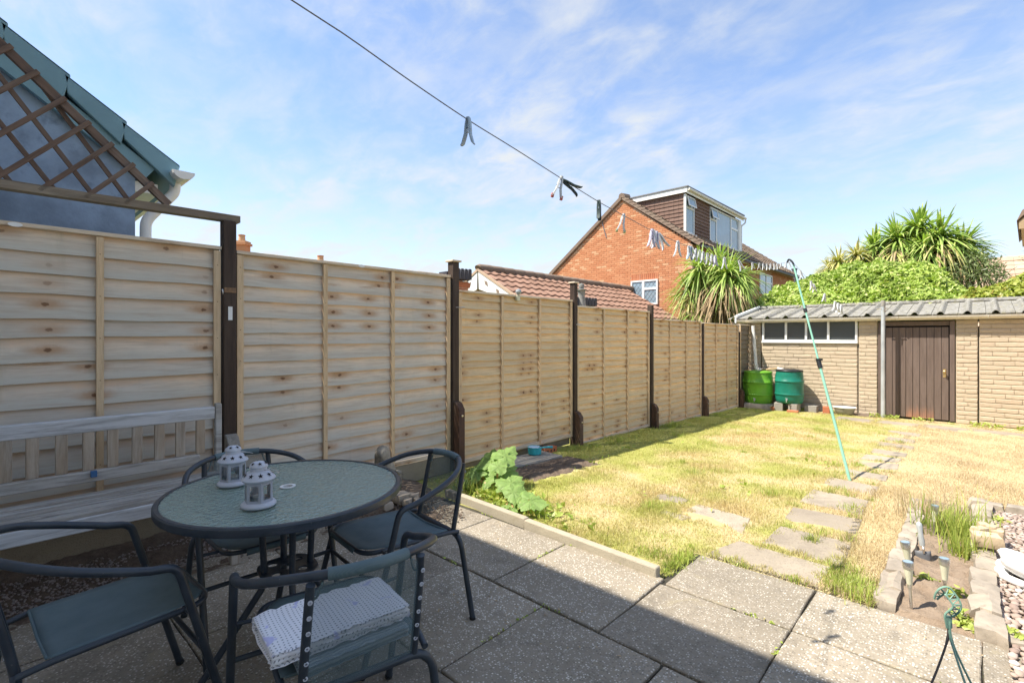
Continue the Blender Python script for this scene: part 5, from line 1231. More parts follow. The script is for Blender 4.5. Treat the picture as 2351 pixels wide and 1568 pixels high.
# ================================================================== FLOWER BED, PEBBLES, EDGING STONES
b = MB(); b.grid([[(x, y, (.012 if y > 2.95 else -.006)+(.022*nz(x*9, y*9, 3)+.014*nz(x*30, y*30, 4))*max(0, min(1, (y-2.94)/.15))) for x in np.linspace(-.30, .02, 26)] for y in np.linspace(2.88, 5.1, 130)])
tag(b.build('flower_bed', M['soil'], smooth=True, fix=False), kind='structure')
ed = thing('stone_edging', 'rough stone edging around the flower bed and pebbles', 'edging', (-.15, 3.9, 0))
def rough_stone(parent, c, sx, sy, sz, seed, mat='stone', rz=0., name='edging_stone'):
    bm = bmesh.new(); bmesh.ops.create_cube(bm, size=1); bmesh.ops.subdivide_edges(bm, edges=bm.edges, cuts=2, use_grid_fill=True)
    for v in bm.verts:
        d = v.co.normalized()*.5; v.co = v.co.lerp(d*1.15, .34)
        nn = Vector((nz(v.co.x*3+seed, v.co.y*3, v.co.z*3), nz(v.co.x*3, v.co.y*3+seed*2, 5), nz(v.co.z*3, seed*3, v.co.x*2)))*.16; v.co += nn
        v.co = Vector((v.co.x*sx, v.co.y*sy, v.co.z*sz))
    me = bpy.data.meshes.new(name); bm.to_mesh(me); bm.free(); me.materials.append(M[mat]); me.shade_smooth(); me.set_sharp_from_angle(angle=R(32))
    o = link(name, me, parent); o.location = c; o.rotation_euler = (0, 0, rz); return o
y = 2.95; k = 0
while y < 4.75:
    l = rnd.uniform(.15, .26); rough_stone(ed, Vector((-.315+rnd.uniform(-.008, .008), y+l/2, -.012))-ed.location, .095, l*1.06, .12, k); y += l; k += 1
y = 2.92
while y < 5.05:
    l = rnd.uniform(.13, .22); rough_stone(ed, Vector((.035+rnd.uniform(-.01, .01), y+l/2, -.006))-ed.location, .11, l*1.06, .12, k); y += l; k += 1
for q in range(7): rough_stone(ed, Vector((.06+q*.2, 5.17, .0))-ed.location, .2, .11, .12, 40+q)
rough_stone(ed, Vector((.10, 3.0, -.015))-ed.location, .10, .13, .09, 60)
tag(rough_stone(None, Vector((.045, 4.02, .11)), .13, .10, .07, 71, 'sandstone', .3, 'sandy_stone'), 'flat sandy stone lying on the edging beside white pottery', 'stone')
o = thing('carved_stone', 'small orange carved shell stone on the edging by the pebbles', 'ornament', (.05, 4.22, .08))
for q in range(7): rough_stone(o, Vector((.045*math.cos(q), .05*math.sin(q*1.3), .02+.01*(q % 3))), .06, .05, .05, 80+q, 'sandstone', q, 'knob')
pb = struct('pebble_bed', (.5, 4, 0))
pme = []
for q in range(8):
    bm = bmesh.new(); bmesh.ops.create_icosphere(bm, subdivisions=1, radius=.5)
    for v in bm.verts: v.co *= 1+.22*nz(v.co.x*2+q*5, v.co.y*2, v.co.z*2)
    me = bpy.data.meshes.new('pebble'); bm.to_mesh(me); bm.free(); me.materials.append(M['pebble']); me.shade_smooth(); pme.append(me)
spots_ = []
tries = 0
while len(spots_) < 1150 and tries < 60000:
    tries += 1; x, y = rnd.uniform(.085, .62), rnd.uniform(2.62, 5.12)
    if x > .05*y+.22: continue
    if x < .105 and y < 3.0: continue
    s = rnd.uniform(.020, .040)*(1.2 if y < 3.4 else 1)
    if all((x-a)**2+(y-b_)**2 > ((s+c)*.40)**2 for a, b_, c in spots_): spots_.append((x, y, s))
spots_.sort(key=lambda p: (p[0] > .05*p[1]+.02, p[1]))
for q, (x, y, s) in enumerate(spots_[:300]):
    o = link('pebble', pme[q % 8], pb); o.location = Vector((x, y, .008+rnd.uniform(0, .008)))-pb.location; o.scale = (s*1.15, s*.95, s*.66); o.rotation_euler = (rnd.uniform(-.3, .3), rnd.uniform(-.3, .3), rnd.uniform(0, 6.3))
vs, fs = [], []
for q, (x, y, s) in enumerate(spots_[300:]):
    me = pme[q % 8]; n0 = len(vs); a = rnd.uniform(0, 6.28)
    for v in me.vertices:
        X, Y_ = v.co.x*s*1.15, v.co.y*s*.95; vs.append((x+X*math.cos(a)-Y_*math.sin(a)-.5, y+X*math.sin(a)+Y_*math.cos(a)-4, .012+v.co.z*s*.66))
    fs += [tuple(i+n0 for i in p.vertices) for p in me.polygons]
tag(MB().add(vs, fs).build('small_pebbles', M['pebble'], pb, True, fix=False, ang=180), kind='stuff')
MB().box(-.42, -1.39, -.05, 1.8, 1.13, -.006).build('bedding', M['soil'], pb)
# white glazed pottery shell cut by the photo edge
wp = thing('white_pottery', 'bright white glazed pottery dish lying on the pebbles at right edge', 'pottery', (.265, 3.76, .02))
b = MB(); rows = []
for j in range(9):
    t = j/8; row = []
    for i in range(28):
        a = 2*math.pi*i/28; rr = (.05+.11*math.sin(t*math.pi*.5))*(1+.10*math.cos(5*a)*t+.12*nz(math.cos(a)*2, math.sin(a)*2, 3)); z_ = .01+.085*t**1.6+.012*math.cos(5*a)*t
        row.append((math.cos(a)*rr*1.15, math.sin(a)*rr*.95, z_))
    rows.append(row+[row[0]])
for j in range(6):
    t = 1-j/6; row = []
    for i in range(28):
        a = 2*math.pi*i/28; rr = (.04+.10*math.sin(t*math.pi*.5))*(1+.10*math.cos(5*a)*t+.12*nz(math.cos(a)*2, math.sin(a)*2, 3)); row.append((math.cos(a)*rr*1.15, math.sin(a)*rr*.95, .024+.082*t**1.6+.012*math.cos(5*a)*t))
    rows.append(row+[row[0]])
b.grid(rows); b.build('dish', M['white_cer'], wp, True, ang=60)
b = MB(); b.lathe([(.0001, -.032), (.026, -.02), (.036, .0), (.026, .022), (.0001, .032)], 14, (-.155, .02, .045)); b.tube(smooth_path([(-.12, .02, .03), (-.17, -.02, .02), (-.15, -.08, .015), (-.08, -.13, .012)]), [.03]*6+[.026]*6+[.02]*6+[.012], 10); b.build('scroll', M['white_cer'], wp, True, ang=60)
# bed plants
def clump(name, label, c, n, rad, h, mat='weed', seed=1, leaves=False):
    t = thing(name, label, 'plant', c)
    a = np.random.default_rng(seed).normal(0, rad, (n, 2)); P = np.stack([a[:, 0], a[:, 1], np.full(n, -.005)], 1)
    if leaves: o = flat_leaves('foliage', P+np.stack([np.zeros(n), np.zeros(n), np.abs(np.random.default_rng(seed+1).normal(0, h*.5, n))], 1), .016, mat, t, seed=seed)
    else: o = blades('blades', P, h, .006, mat, seed, .45, t)
    tag(o, kind='stuff'); return t
clump('grass_clump', 'tall clump of seeding grass at the back of the flower bed', (-.10, 4.32, .01), 430, .085, .17, 'weed', 3)
clump('grass_clump', 'grass clump against the right edging behind the trowel', (-.045, 3.95, .01), 220, .045, .15, 'weed', 5)
clump('grass_clump', 'dry grass growing over the far end of the left edging', (-.24, 4.72, .01), 260, .10, .12, 'blade', 7)
for i, (x, y, lab) in enumerate(((-.075, 3.32, 'small bright green seedling behind the right solar light'), (-.04, 3.07, 'low yellow-green cushion plant beside the right edging'), (-.20, 3.42, 'small leafy weed between the two left solar lights'), (-.03, 2.99, 'small green weed at the front of the flower bed'), (.13, 3.02, 'green weed growing through the pebbles'), (.12, 4.85, 'yellowish weed at the far pebbles by the edging'))):
    clump('weed', lab, (x, y, .015), 46, .022, .03, 'weed', 30+i, True)

# solar stake lights
def solar(x, y, h, lean, label):
    t = thing('solar_light', label, 'solar light', (x, y, 0.0), 0, 'solar stake lights in the flower bed'); t.rotation_euler = lean
    MB().lathe([(.006, 0), (.006, h-.125), (.009, h-.122), (.009, h-.105)], 10).build('stake', M['steel'], t, True)
    MB().lathe([(.011, h-.106), (.018, h-.04), (.0195, h-.028)], 16).build('lens', M['frost'], t, True)
    c = MB().lathe([(.0215, h-.030), (.0225, h-.002), (.0215, h)], 18).build('cap', M['steel'], t, True)
    MB().lathe([(.0185, h+.0004), (.0001, h+.0008)], 14).build('panel', M['winglass'], c); return t
solar(-.222, 3.005, .235, (.02, -.06, 0), 'steel solar light nearest the patio, in front of another')
solar(-.245, 3.32, .225, (.03, -.12, 0), 'steel solar light leaning over the left stone edging')
solar(-.108, 3.225, .215, (.0, -.03, 0), 'steel solar light in bare soil behind the green hook')
solar(-.20, 4.25, .20, (0, 0.02, 0), 'farthest steel solar light among the tall grass')
# trowel
tv = thing('trowel', 'grey-handled hand trowel stuck upright in the flower bed', 'trowel', (-.215, 3.72, .0), .4); tv.rotation_euler = (-.12, -.10, .35)
b = MB(); rows = []
for j in range(7):
    t = j/6; ww = .042*(1-(1-t)**2.2)*(1 if t < .8 else .92); rows.append([(u*ww, .014*(u*u)-.006, -.06+t*.12) for u in np.linspace(-1, 1, 7)])
b.grid(rows); o = b.build('blade', M['lead'], tv, True, fix=False)
m = o.modifiers.new('solid', 'SOLIDIFY'); m.thickness = .002
MB().tube([(0, -.004, .05), (0, -.012, .075), (0, 0, .095)], .006, 8).build('neck', M['steel'], tv, True)
MB().tube([(0, 0, .09), (0, 0, .12), (0, 0, .16), (0, 0, .20), (0, 0, .215), (0, 0, .222)], [.012, .0145, .012, .0155, .013, .005], 12).build('handle', M['polegrey'], tv, True)

jx_, jy_ = [], []
for (xa, ya, xb, yb, n) in ((-3.2, 1.857, -.2, 1.857, 260), (-1.2, 2.455, .9, 2.455, 260), (-.6, 1.86, -.6, 2.45, 50), (-1.22, 1.86, -1.22, 2.95, 90), (-.6, 2.46, -.6, 2.93, 60), (-1.53, 1.22, -1.53, 1.85, 40), (-1.88, 1.87, -1.88, 2.5, 40), (-3.1, 2.52, -1.3, 2.50, 150), (-.91, 1.22, -.91, 1.85, 40)):
    tt = rng.uniform(0, 1, n); jx_.append(xa+(xb-xa)*tt+rng.normal(0, .004, n)); jy_.append(ya+(yb-ya)*tt+rng.normal(0, .004, n))
XX, YY = np.concatenate(jx_), np.concatenate(jy_); k = (np.sin(XX*7.3+YY*3)+np.sin(XX*17.1+2)+np.sin(YY*9)) > .5; XX, YY = XX[k], YY[k]
tag(flat_leaves('joint_weeds', np.stack([XX, YY, np.full(len(XX), -.004)+rng.uniform(0, .010, len(XX))], 1), .0075, 'weed', seed=44), kind='stuff')
n = 900; XX, YY = rng.uniform(-3.2, 1.0, n), rng.uniform(1.3, 2.95, n); P = np.stack([XX, YY, np.full(n, .004)], 1); k = (np.sin(XX*2.3)+np.sin(YY*5+XX)) > .2
tag(flat_leaves('leaf_litter', P[k], .006, 'dead', up=3.0, seed=45), kind='stuff')

# ================================================================== FURNITURE
TX, TY, TZ = -2.012, .836, .70
tb_ = thing('round_table', 'round patio table with patterned glass top and dark metal rim', 'table', (TX, TY, 0))
MB().lathe([(.418, TZ-.030), (.440, TZ-.030), (.443, TZ-.022), (.443, TZ-.004), (.438, TZ+.001), (.425, TZ+.001), (.423, TZ-.004), (.418, TZ-.006), (.418, TZ-.030)], 72).build('rim', M['frame'], tb_, True)
MB().lathe([(.025, TZ-.008), (.4225, TZ-.008), (.4225, TZ-.002), (.025, TZ-.002), (.025, TZ-.008)], 72).build('glass_top', M['tglass'], tb_, True)
MB().lathe([(.019, TZ-.012), (.026, TZ-.012), (.026, TZ-.0015), (.030, TZ+.001), (.030, TZ+.003), (.019, TZ+.003), (.019, TZ-.012)], 28).build('parasol_ring', M['upvc'], tb_, True)
tub = [(.024, -.108), (-.072, .002), (.075, -.015), (.061, .06)]
tub = [(.085*math.cos(a), .085*math.sin(a)) for a in (R(-102), R(168), R(78), R(-12))]
for (ux, uy) in tub:
    d = Vector((ux, uy, 0)).normalized(); p = Vector((ux, uy, 0))
    pts = fillet([d*.33+Vector((0, 0, TZ-.042)), p*1.15+Vector((0, 0, TZ-.045)), p+Vector((0, 0, .38)), p+Vector((0, 0, .33)), d*.315+Vector((0, 0, .0))], .07, 6)
    lg = MB().tube(pts, .0125, 12).build('leg', M['frame'], tb_, True)
    MB().tube([d*.300+Vector((0, 0, .022)), d*.317+Vector((0, 0, -.0005))], .0145, 10).build('foot_cap', M['clampblack'], lg, True)
# drilled shelf plate holding the legs
sh = MB(); n = 48
def plate(rad, holes, z0, z1):
    bm = bmesh.new(); out = [bm.verts.new((rad*math.cos(2*math.pi*k/n)*(1-.10*(.5+.5*math.cos(8*math.pi*k/n+.4))), rad*math.sin(2*math.pi*k/n)*(1-.10*(.5+.5*math.cos(8*math.pi*k/n+.4))), z1)) for k in range(n)]
    ed_ = [bm.edges.new((out[k], out[(k+1) % n])) for k in range(n)]
    for hx, hy, hr in holes:
        hv = [bm.verts.new((hx+hr*math.cos(2*math.pi*k/20), hy+hr*math.sin(2*math.pi*k/20), z1)) for k in range(20)]; ed_ += [bm.edges.new((hv[k], hv[(k+1) % 20])) for k in range(20)]
    bmesh.ops.triangle_fill(bm, use_beauty=True, use_dissolve=False, edges=ed_)
    for f in bm.faces:
        if f.normal.z < 0: f.normal_flip()
    r = bmesh.ops.extrude_face_region(bm, geom=list(bm.faces)); bmesh.ops.translate(bm, verts=[v for v in r['geom'] if isinstance(v, bmesh.types.BMVert)], vec=(0, 0, z0-z1))
    bmesh.ops.recalc_face_normals(bm, faces=bm.faces); me = bpy.data.meshes.new('shelf_plate'); bm.to_mesh(me); bm.free(); me.materials.append(M['frame']); return me
link('shelf_plate', plate(.118, [(0, 0, .027)]+[(.068*math.cos(R(33+90*k)), .068*math.sin(R(33+90*k)), .019) for k in range(4)], .376, .382), tb_)
for k in range(2):
    a = R(78+90*k); b = MB(); b.bar((-.415*math.cos(a), -.415*math.sin(a), TZ-.0222+k*0-.012), (.415*math.cos(a), .415*math.sin(a), TZ-.0222-.012), .02, .012-.004*k); b.build('brace', M['frame'], tb_)

def make_chair():
    t = thing('garden_chair', None, None)
    zs, zc = .428, .392; r = .0125
    half = [(.0, -.272, .628), (-.10, -.262, .660), (-.19, -.225, .690), (-.262, -.145, .710), (-.297, -.055, .716)]
    loop = smooth_path([(.05, -.270, .612)]+half+[(x, -y, z) for x, y, z in reversed(half)]+[(.05, .270, .612)], 6)
    pts = fillet([(.275, -.268, .012), (.118, -.267, .600), loop[0]], .075, 7)[:-1]+loop+fillet([loop[-1], (.118, .267, .600), (.275, .268, .012)], .075, 7)[1:]
    af = MB().tube(pts, r, 12).build('arm_frame', M['frame'], t, True)
    sl = [p for p in loop if p[0] < -.20 and abs(p[1]) < .115]
    MB().tube(sl, .0158, 14).build('sleeve', M['sling'], t, True)
    for sg in (-1, 1):
        MB().tube([(.275, sg*.268, .012), (.2805, sg*.268, -.001)], .0145, 10).build('foot_cap', M['clampblack'], af, True)
    rl = MB().tube(fillet([(-.275, -.228, .012), (-.222, -.205, zc), (-.222, .205, zc), (-.275, .228, .012)], .07, 8), r, 12).build('rear_legs', M['frame'], t, True)
    for sg in (-1, 1):
        MB().tube([(-.275, sg*.228, .012), (-.277, sg*.228, -.001)], .0145, 10).build('foot_cap', M['clampblack'], rl, True)
        bp = MB().tube([(-.222, sg*.150, zc+.005), (-.235, sg*.150, .46), (-.270, sg*.147, .62), (-.285, sg*.144, .700)], .0115, 10).build('back_post', M['frame'], t, True)
        for k in range(6):
            z_ = .45+k*.042; x_ = -.232-.040*(z_-.45)/.17
            b = MB().lathe([(.0062, 0), (.0062, .0018), (.003, .0024), (.003, .0)], 8); b.v = [(-.0105-q[2], q[0], q[1]) for q in b.v]
            o = b.build('eyelet', M['white_metal'], bp); o.location = (x_, sg*.147, z_)
        MB().tube([(.165, sg*.266, .43), (.16, sg*.190, zs-.002)], .006, 8).build('seat_stay', M['frame'], t, True)
        MB().tube(smooth_path([(-.283, sg*.115, .700), (-.276, sg*.126, .664), (-.272, sg*.140, .655)], 4), .003, 6).build('sling_cord', M['sling'], t, True)
    MB().tube([(.197, -.267, .303), (.197, .267, .303)], .0085, 10).build('cross_bar', M['frame'], t, True)
    sr = fillet([(-.225, -.185, zc+.012), (-.16, -.192, zs-.012), (.235, -.192, zs), (.235, .192, zs), (-.16, .192, zs-.012), (-.225, .185, zc+.012)], .075, 7)
    MB().tube(sr, .0095, 10).build('seat_rail', M['frame'], t, True)
    # sling seat
    rows = []
    for x in np.linspace(-.165, .236, 15):
        e = max(0, (x-.11)/.126); hw = .190-(.055*(1-math.sqrt(max(0, 1-min(1, e)**2)))+.015*e if e > 0 else 0); rows.append([(x, hw*u, zs+.007-.016*(1-u*u)*(1 if x < .2 else .3)-.010*(1-(x+.165)/.4)) for u in np.linspace(-1, 1, 13)])
    fr = [[(.236+.0125*math.sin(a), y, zs-.0055+.0125*math.cos(a)) for _, y, _ in rows[-1]] for a in (R(45), R(100), R(160))]
    o = MB().grid(rows+fr).build('seat', M['sling'], t, True, fix=False, ang=80); mo = o.modifiers.new('thick', 'SOLIDIFY'); mo.thickness = .002
    hem = MB().tube([(-.165, -.18, zs-.004), (-.165, 0, zs-.017), (-.165, .18, zs-.004)], .004, 6).build('seat_hem', M['sling'], o, True)
    rows = []
    for k, z_ in enumerate(np.linspace(.405, .700, 12)):
        x0 = -.225-.062*(z_-.405)/.295; top = max(0, (z_-.655)/.05); hw = .149-.035*min(1, top)**2
        rows.append([(x0-.012*(1-u*u)-.004, hw*u, z_+.0) for u in np.linspace(-1, 1, 11)])
    o = MB().grid(rows).build('back', M['sling_back'], t, True, fix=False, ang=80)
    return t
ch = make_chair(); GRP = 'dark metal garden chairs around the glass table'
def place(o, x, y, deg, label):
    o.location = (x, y, 0); o.rotation_euler = (0, 0, R(deg)); tag(o, label, 'chair', GRP)
place(ch, -1.946, 1.290, -95.5, 'dark garden chair at the right of the table, nearest the lawn')
place(dup(ch), -1.424, .743, 168, 'front dark garden chair seen from behind, holding a folded white mat')
place(dup(ch), -2.036, .275, 92.9, 'dark garden chair at the left edge of the photo')
place(dup(ch), -2.404, .861, -1.6, 'dark garden chair behind the table, backed against the bench')

# folded mats on the front chair
cf_ = Matrix.Translation((-1.424, .743, 0)) @ Matrix.Rotation(R(168), 4, 'Z')
def uv_sheet(name, prof, y0, y1, mat, ny=14, wob=.004, seed=1, th=.003):
    rows, us, d = [], [], 0
    for i, (x, z_) in enumerate(prof):
        if i: d += math.hypot(x-prof[i-1][0], z_-prof[i-1][1])
        us.append(d); rows.append([(x+wob*nz(i*.6, j*.7, seed), y0+(y1-y0)*j/(ny-1)+wob*1.5*nz(i*.5, j*.4, seed+4), z_+wob*nz(i*.5, j*.6, seed+9)) for j in range(ny)])
    b = MB().grid(rows); me = b.mesh(name, M[mat], True, False, 80); uvl = me.uv_layers.new(name='uv')
    for l in me.loops:
        i, j = divmod(l.vertex_index, ny); uvl.data[l.index].uv = (us[i], (y1-y0)*j/(ny-1))
    o = link(name, me); mo = o.modifiers.new('thick', 'SOLIDIFY'); mo.thickness = th; mo.offset = 0; return o
def fold(x0, x1, z0, h, loops=2):
    pts = []
    for k in range(loops):
        zz = z0+h*(k+.5)/loops*.0
        r_out = h/2-.006*k; a0 = 0
        for a in np.linspace(-90, 90, 7): pts.append((x1-r_out*.0+(r_out)*math.cos(R(a))-.01*k, z0+h/2+r_out*math.sin(R(a))))
        for a in np.linspace(90, 270, 7): rr = r_out-.003; pts.append((x0+rr*math.cos(R(a))+.01*k, z0+h/2+rr*math.sin(R(a))))
    return pts
mo_ = uv_sheet('folded_mat', smooth_path([(p[0], 0, p[1]) for p in fold(-.145, .035, .460, .052)], 2) and [(p[0], p[2]) for p in smooth_path([(q[0], 0, q[1]) for q in fold(-.15, .04, .460, .040)], 3)], -.155, .225, 'matcloth', 26, .0065, 1)
mo_.matrix_world = cf_ @ Matrix.Rotation(R(4), 4, 'Z'); tag(mo_, 'white punched mat with lilac marks, folded on the front chair', 'mat')
mr_ = uv_sheet('folded_mat', [(p[0], p[2]) for p in smooth_path([(q[0], 0, q[1]) for q in fold(-.185, -.01, .428, .030)], 3)], -.135, .165, 'matribbed', 26, .003, 3)
mr_.matrix_world = cf_ @ Matrix.Rotation(R(5), 4, 'Z'); tag(mr_, 'grey ribbed mat folded under the white mat on front chair', 'mat')

# lanterns
def make_lantern():
    t = thing('candle_lantern', None, None); hx = lambda r, a0=R(30): [(r*math.cos(a0+R(60*k)), r*math.sin(a0+R(60*k))) for k in range(6)]
    MB().lathe([(.054, 0), (.0575, .004), (.057, .010), (.050, .017), (.046, .018), (.0001, .018)], 28).build('base', M['white_metal'], t, True, ang=50)
    MB().lathe([(.0001, .083+.0), (.045, .083), (.053, .088), (.0555, .093), (.054, .096), (.047, .105), (.037, .116), (.028, .120), (.0265, .121), (.0265, .131), (.030, .1325), (.0305, .1345), (.027, .143), (.018, .150), (.0001, .153)], 28, (0, 0, .004)).build('lid', M['white_metal'], t, True, ang=50)
    H6 = hx(.047)
    for k in range(6):
        a, c = Vector((*H6[k], 0)), Vector((*H6[(k+1) % 6], 0)); d = (c-a); n_ = Vector((d.y, -d.x, 0)).normalized()
        b = MB(); w = .009; L = d.length; u = d.normalized()
        for (s0, s1, z0, z1) in ((0, w, .018, .087), (L-w, L, .018, .087), (w, L-w, .018, .027), (w, L-w, .078, .087)):
            p0, p1 = a+u*s0, a+u*s1; b.add([p0+Vector((0, 0, z0)), p1+Vector((0, 0, z0)), p1+Vector((0, 0, z1)), p0+Vector((0, 0, z1)), p0-n_*.0015+Vector((0, 0, z0)), p1-n_*.0015+Vector((0, 0, z0)), p1-n_*.0015+Vector((0, 0, z1)), p0-n_*.0015+Vector((0, 0, z1))], [(0,1,2,3), (7,6,5,4), (0,4,5,1), (1,5,6,2), (2,6,7,3), (3,7,4,0)])
        f = b.build('side_frame', M['lantern_frame'], t)
        p0, p1 = a+u*w-n_*.001, c-u*w-n_*.001; MB().add([p0+Vector((0, 0, .027)), p1+Vector((0, 0, .027)), p1+Vector((0, 0, .078)), p0+Vector((0, 0, .078))], [(0,1,2,3)]).build('glass', M['glass'], f)
    b = MB()                                              # star cut-outs on the two domes
    def star(c, n_, up, r):
        c, n_ = Vector(c), Vector(n_).normalized(); s_ = n_.cross(Vector(up)).normalized(); v_ = s_.cross(n_)
        P = [c+n_*.0012+(s_*math.cos(R(90+36*k))+v_*math.sin(R(90+36*k)))*(r if k % 2 == 0 else r*.42) for k in range(10)]; b.add([c+n_*.0012]+P, [(0, 1+k, 1+(k+1) % 10) for k in range(10)])
    for k in range(9):
        a = R(40*k+8); star((.0435*math.cos(a), .0435*math.sin(a), .1130), (.75*math.cos(a), .75*math.sin(a), .66), (0, 0, 1), .0095)
    for k in range(6):
        a = R(60*k+30); star((.0235*math.cos(a), .0235*math.sin(a), .1505), (.62*math.cos(a), .62*math.sin(a), .78), (0, 0, 1), .008)
    b.build('star_cutouts', M['black'], t, fix=False)
    c = MB().lathe([(.019, .019), (.019, .036), (.0001, .036)], 20).build('tealight', M['wax'], t, True)
    MB().lathe([(.0195, .0185), (.0198, .033), (.0194, .033), (.0192, .0185)], 20).build('cup', M['white_metal'], c, True)
    MB().tube(smooth_path([(.028, .0, .129), (.05, .006, .126), (.066, .018, .119), (.060, .034, .116), (.030, .030, .124), (.018, .022, .129)], 5), .0011, 6).build('wire_handle', M['steel'], t, True)
    return t
l1 = make_lantern(); l1.location = (-1.852, .668, TZ+.0035); l1.rotation_euler = (0, 0, R(20)); tag(l1, 'white candle lantern with star holes, nearer one on glass table', 'lantern', 'star lanterns on the glass table')
l2 = dup(l1, (-2.196, .694, TZ+.0035), R(52), 'white candle lantern with star holes, farther back on the table')

# bench against the first panel
bn = thing('garden_bench', 'long weathered silver-grey wooden bench against the tallest fence panel', 'bench', (-3.3, .3, 0))
def bb(name, x0, x1, y0, y1, z0, z1, mat='bench', bev=.005, rot=None, parent=None):
    c = Vector(((x0+x1)/2, (y0+y1)/2, (z0+z1)/2)); o = MB().box(x0-c.x, y0-c.y, z0-c.z, x1-c.x, y1-c.y, z1-c.z).build(name, M[mat], parent or bn, bevel=bev); o.location = c-bn.location
    if rot: o.rotation_euler = rot
    return o
YB0, YB1 = -.75, .985
bb('top_rail', -3.475, -3.435, YB0, YB1, .792, .868, 'bench_pale', .008)
bb('lower_rail', -3.46, -3.42, YB0, .90, .530, .588, 'bench', .006)
for px_ in (4, 66, 133, 195, 251, 307, 358, 406, 452): 
    yy = PX(px_+8, 1000, -3.45).y; bb('back_slat', -3.462, -3.442, yy-.024, yy+.024, .588, .794, 'bench_slat', .003, (0, .02, 0))
d_ = .09
for k in range(6):
    yy = -.03-k*.115; bb('back_slat', -3.462, -3.442, yy-.024, yy+.024, .588, .794, 'bench_slat', .003, (0, .02, 0))
bb('back_post', -3.478, -3.432, .987, 1.022, 0, .885, 'bench', .006); bb('back_post', -3.485, -3.425, -.81, -.75, 0, .90, 'bench', .006)
for k in range(5):
    x0 = -3.43+k*.067; bb('seat_plank', x0, x0+.061, YB0, YB1+.005, .452-.004*k-.0, .474-.004*k, 'bench', .004, (0, .0, rnd.uniform(-.002, .002)))
bb('front_apron', -3.118, -3.09, YB0, .96, .372, .440, 'bench_pale', .005)
bb('side_apron', -3.42, -3.12, .955, .98, .385, .445, 'bench', .004)
for yy in (.965, -.77): bb('front_leg', -3.135, -3.085, yy-.0, yy+.05, 0, .44, 'bench_slat', .004)
cl_ = PX(215, 1087, -3.415); o = MB().box(-.012, -.013, -.016, .012, .013, .016).build('clip', M['blueclip'], None, bevel=.002); o.location = cl_+Vector((.006, 0, 0)); tag(o, 'small blue plastic clip on the lower back rail of the bench', 'clip')

# gravel strip at the fence foot under the bench
r_ = np.random.default_rng(21); n = 2600; X_, Y_ = r_.uniform(-3.56, -3.27, n), r_.uniform(-.3, 1.3, n); keep = (np.sin(Y_*7)+np.sin(X_*23+Y_*3)) > -.9; X_, Y_ = X_[keep], Y_[keep]
vs, fs = [], []
for q, (x, y) in enumerate(zip(X_, Y_)):
    me = pme[q % 8]; n0 = len(vs); s = r_.uniform(.005, .016); z_ = bank_h(x, y)+s*.2; a = r_.uniform(0, 6.28)
    for v in me.vertices: vs.append((x+(v.co.x*math.cos(a)-v.co.y*math.sin(a))*s*1.2, y+(v.co.x*math.sin(a)+v.co.y*math.cos(a))*s, z_+v.co.z*s*.7))
    fs += [tuple(i+n0 for i in p.vertices) for p in me.polygons]
tag(MB().add(vs, fs).build('fence_gravel', M['gravel'], None, True, fix=False, ang=180), kind='stuff')
vs, fs = [], []
for q in range(900):
    x, y = r_.uniform(-3.2, -2.64), r_.uniform(1.55, 2.42); me = pme[q % 8]; n0 = len(vs); s = r_.uniform(.006, .022); z_ = .012; a = r_.uniform(0, 6.28)
    if edge_f(x, y, -3.3, -2.62, 1.52, 2.45, .1) < r_.uniform(0, 1): continue
    for v in me.vertices: vs.append((x+(v.co.x*math.cos(a)-v.co.y*math.sin(a))*s*1.2, y+(v.co.x*math.sin(a)+v.co.y*math.cos(a))*s, z_+.014*nz(x*16, y*16, 2)+.008+v.co.z*s*.7))
    fs += [tuple(i+n0 for i in p.vertices) for p in me.polygons]
tag(MB().add(vs, fs).build('soil_crumbs', M['darksoil'], None, False, fix=False), kind='stuff')

# seated stone animal and rubble behind the table
def skin(name, verts, edges, radii, mat, parent, sub=2):
    me = bpy.data.meshes.new(name); me.from_pydata(verts, edges, []); o = link(name, me, parent); md = o.modifiers.new('skin', 'SKIN'); md.use_smooth_shade = True
    for v, r in zip(me.skin_vertices[0].data, radii): v.radius = (r, r) if not isinstance(r, tuple) else r
    me.skin_vertices[0].data[0].use_root = True; s_ = o.modifiers.new('sub', 'SUBSURF'); s_.levels = sub; s_.render_levels = sub; me.materials.append(M[mat]); return o
sa = thing('stone_animal', 'weathered stone animal seated on the soil against the fence foot', 'statue', (-3.45, 2.20, .07), R(-65))
# local +x is where it faces
skin('body', [(0, 0, .06), (-.03, 0, .12), (.01, 0, .20), (.035, 0, .27), (.05, 0, .325), (.105, 0, .315), (-.10, 0, .05), (.05, .04, .10), (.065, .042, .0), (.05, -.04, .10), (.065, -.042, .0), (-.16, 0, .01), (.03, .035, .36), (.03, -.035, .36)],
     [(0,1), (1,2), (2,3), (3,4), (4,5), (0,6), (2,7), (7,8), (2,9), (9,10), (6,11), (4,12), (4,13)], [.095, .085, .07, .052, .052, .028, .085, .032, .022, .032, .022, .03, .014, .014], 'statue', sa)
for i, (px_, py_, s) in enumerate(((920, 1098, .13), (945, 1108, .10), (890, 1115, .08), (935, 1085, .07), (958, 1112, .06))):
    p = G(px_, py_, .05); p = PX(px_, py_, -3.25+.03*i); tag(rough_stone(None, Vector((p.x, p.y, .03+s*.2)), s, s*.8, s*.6, 200+i, 'stone', i*.7, 'rubble_stone'), None)
ru = [o for o in COL.objects if o.name.startswith('rubble_stone')]
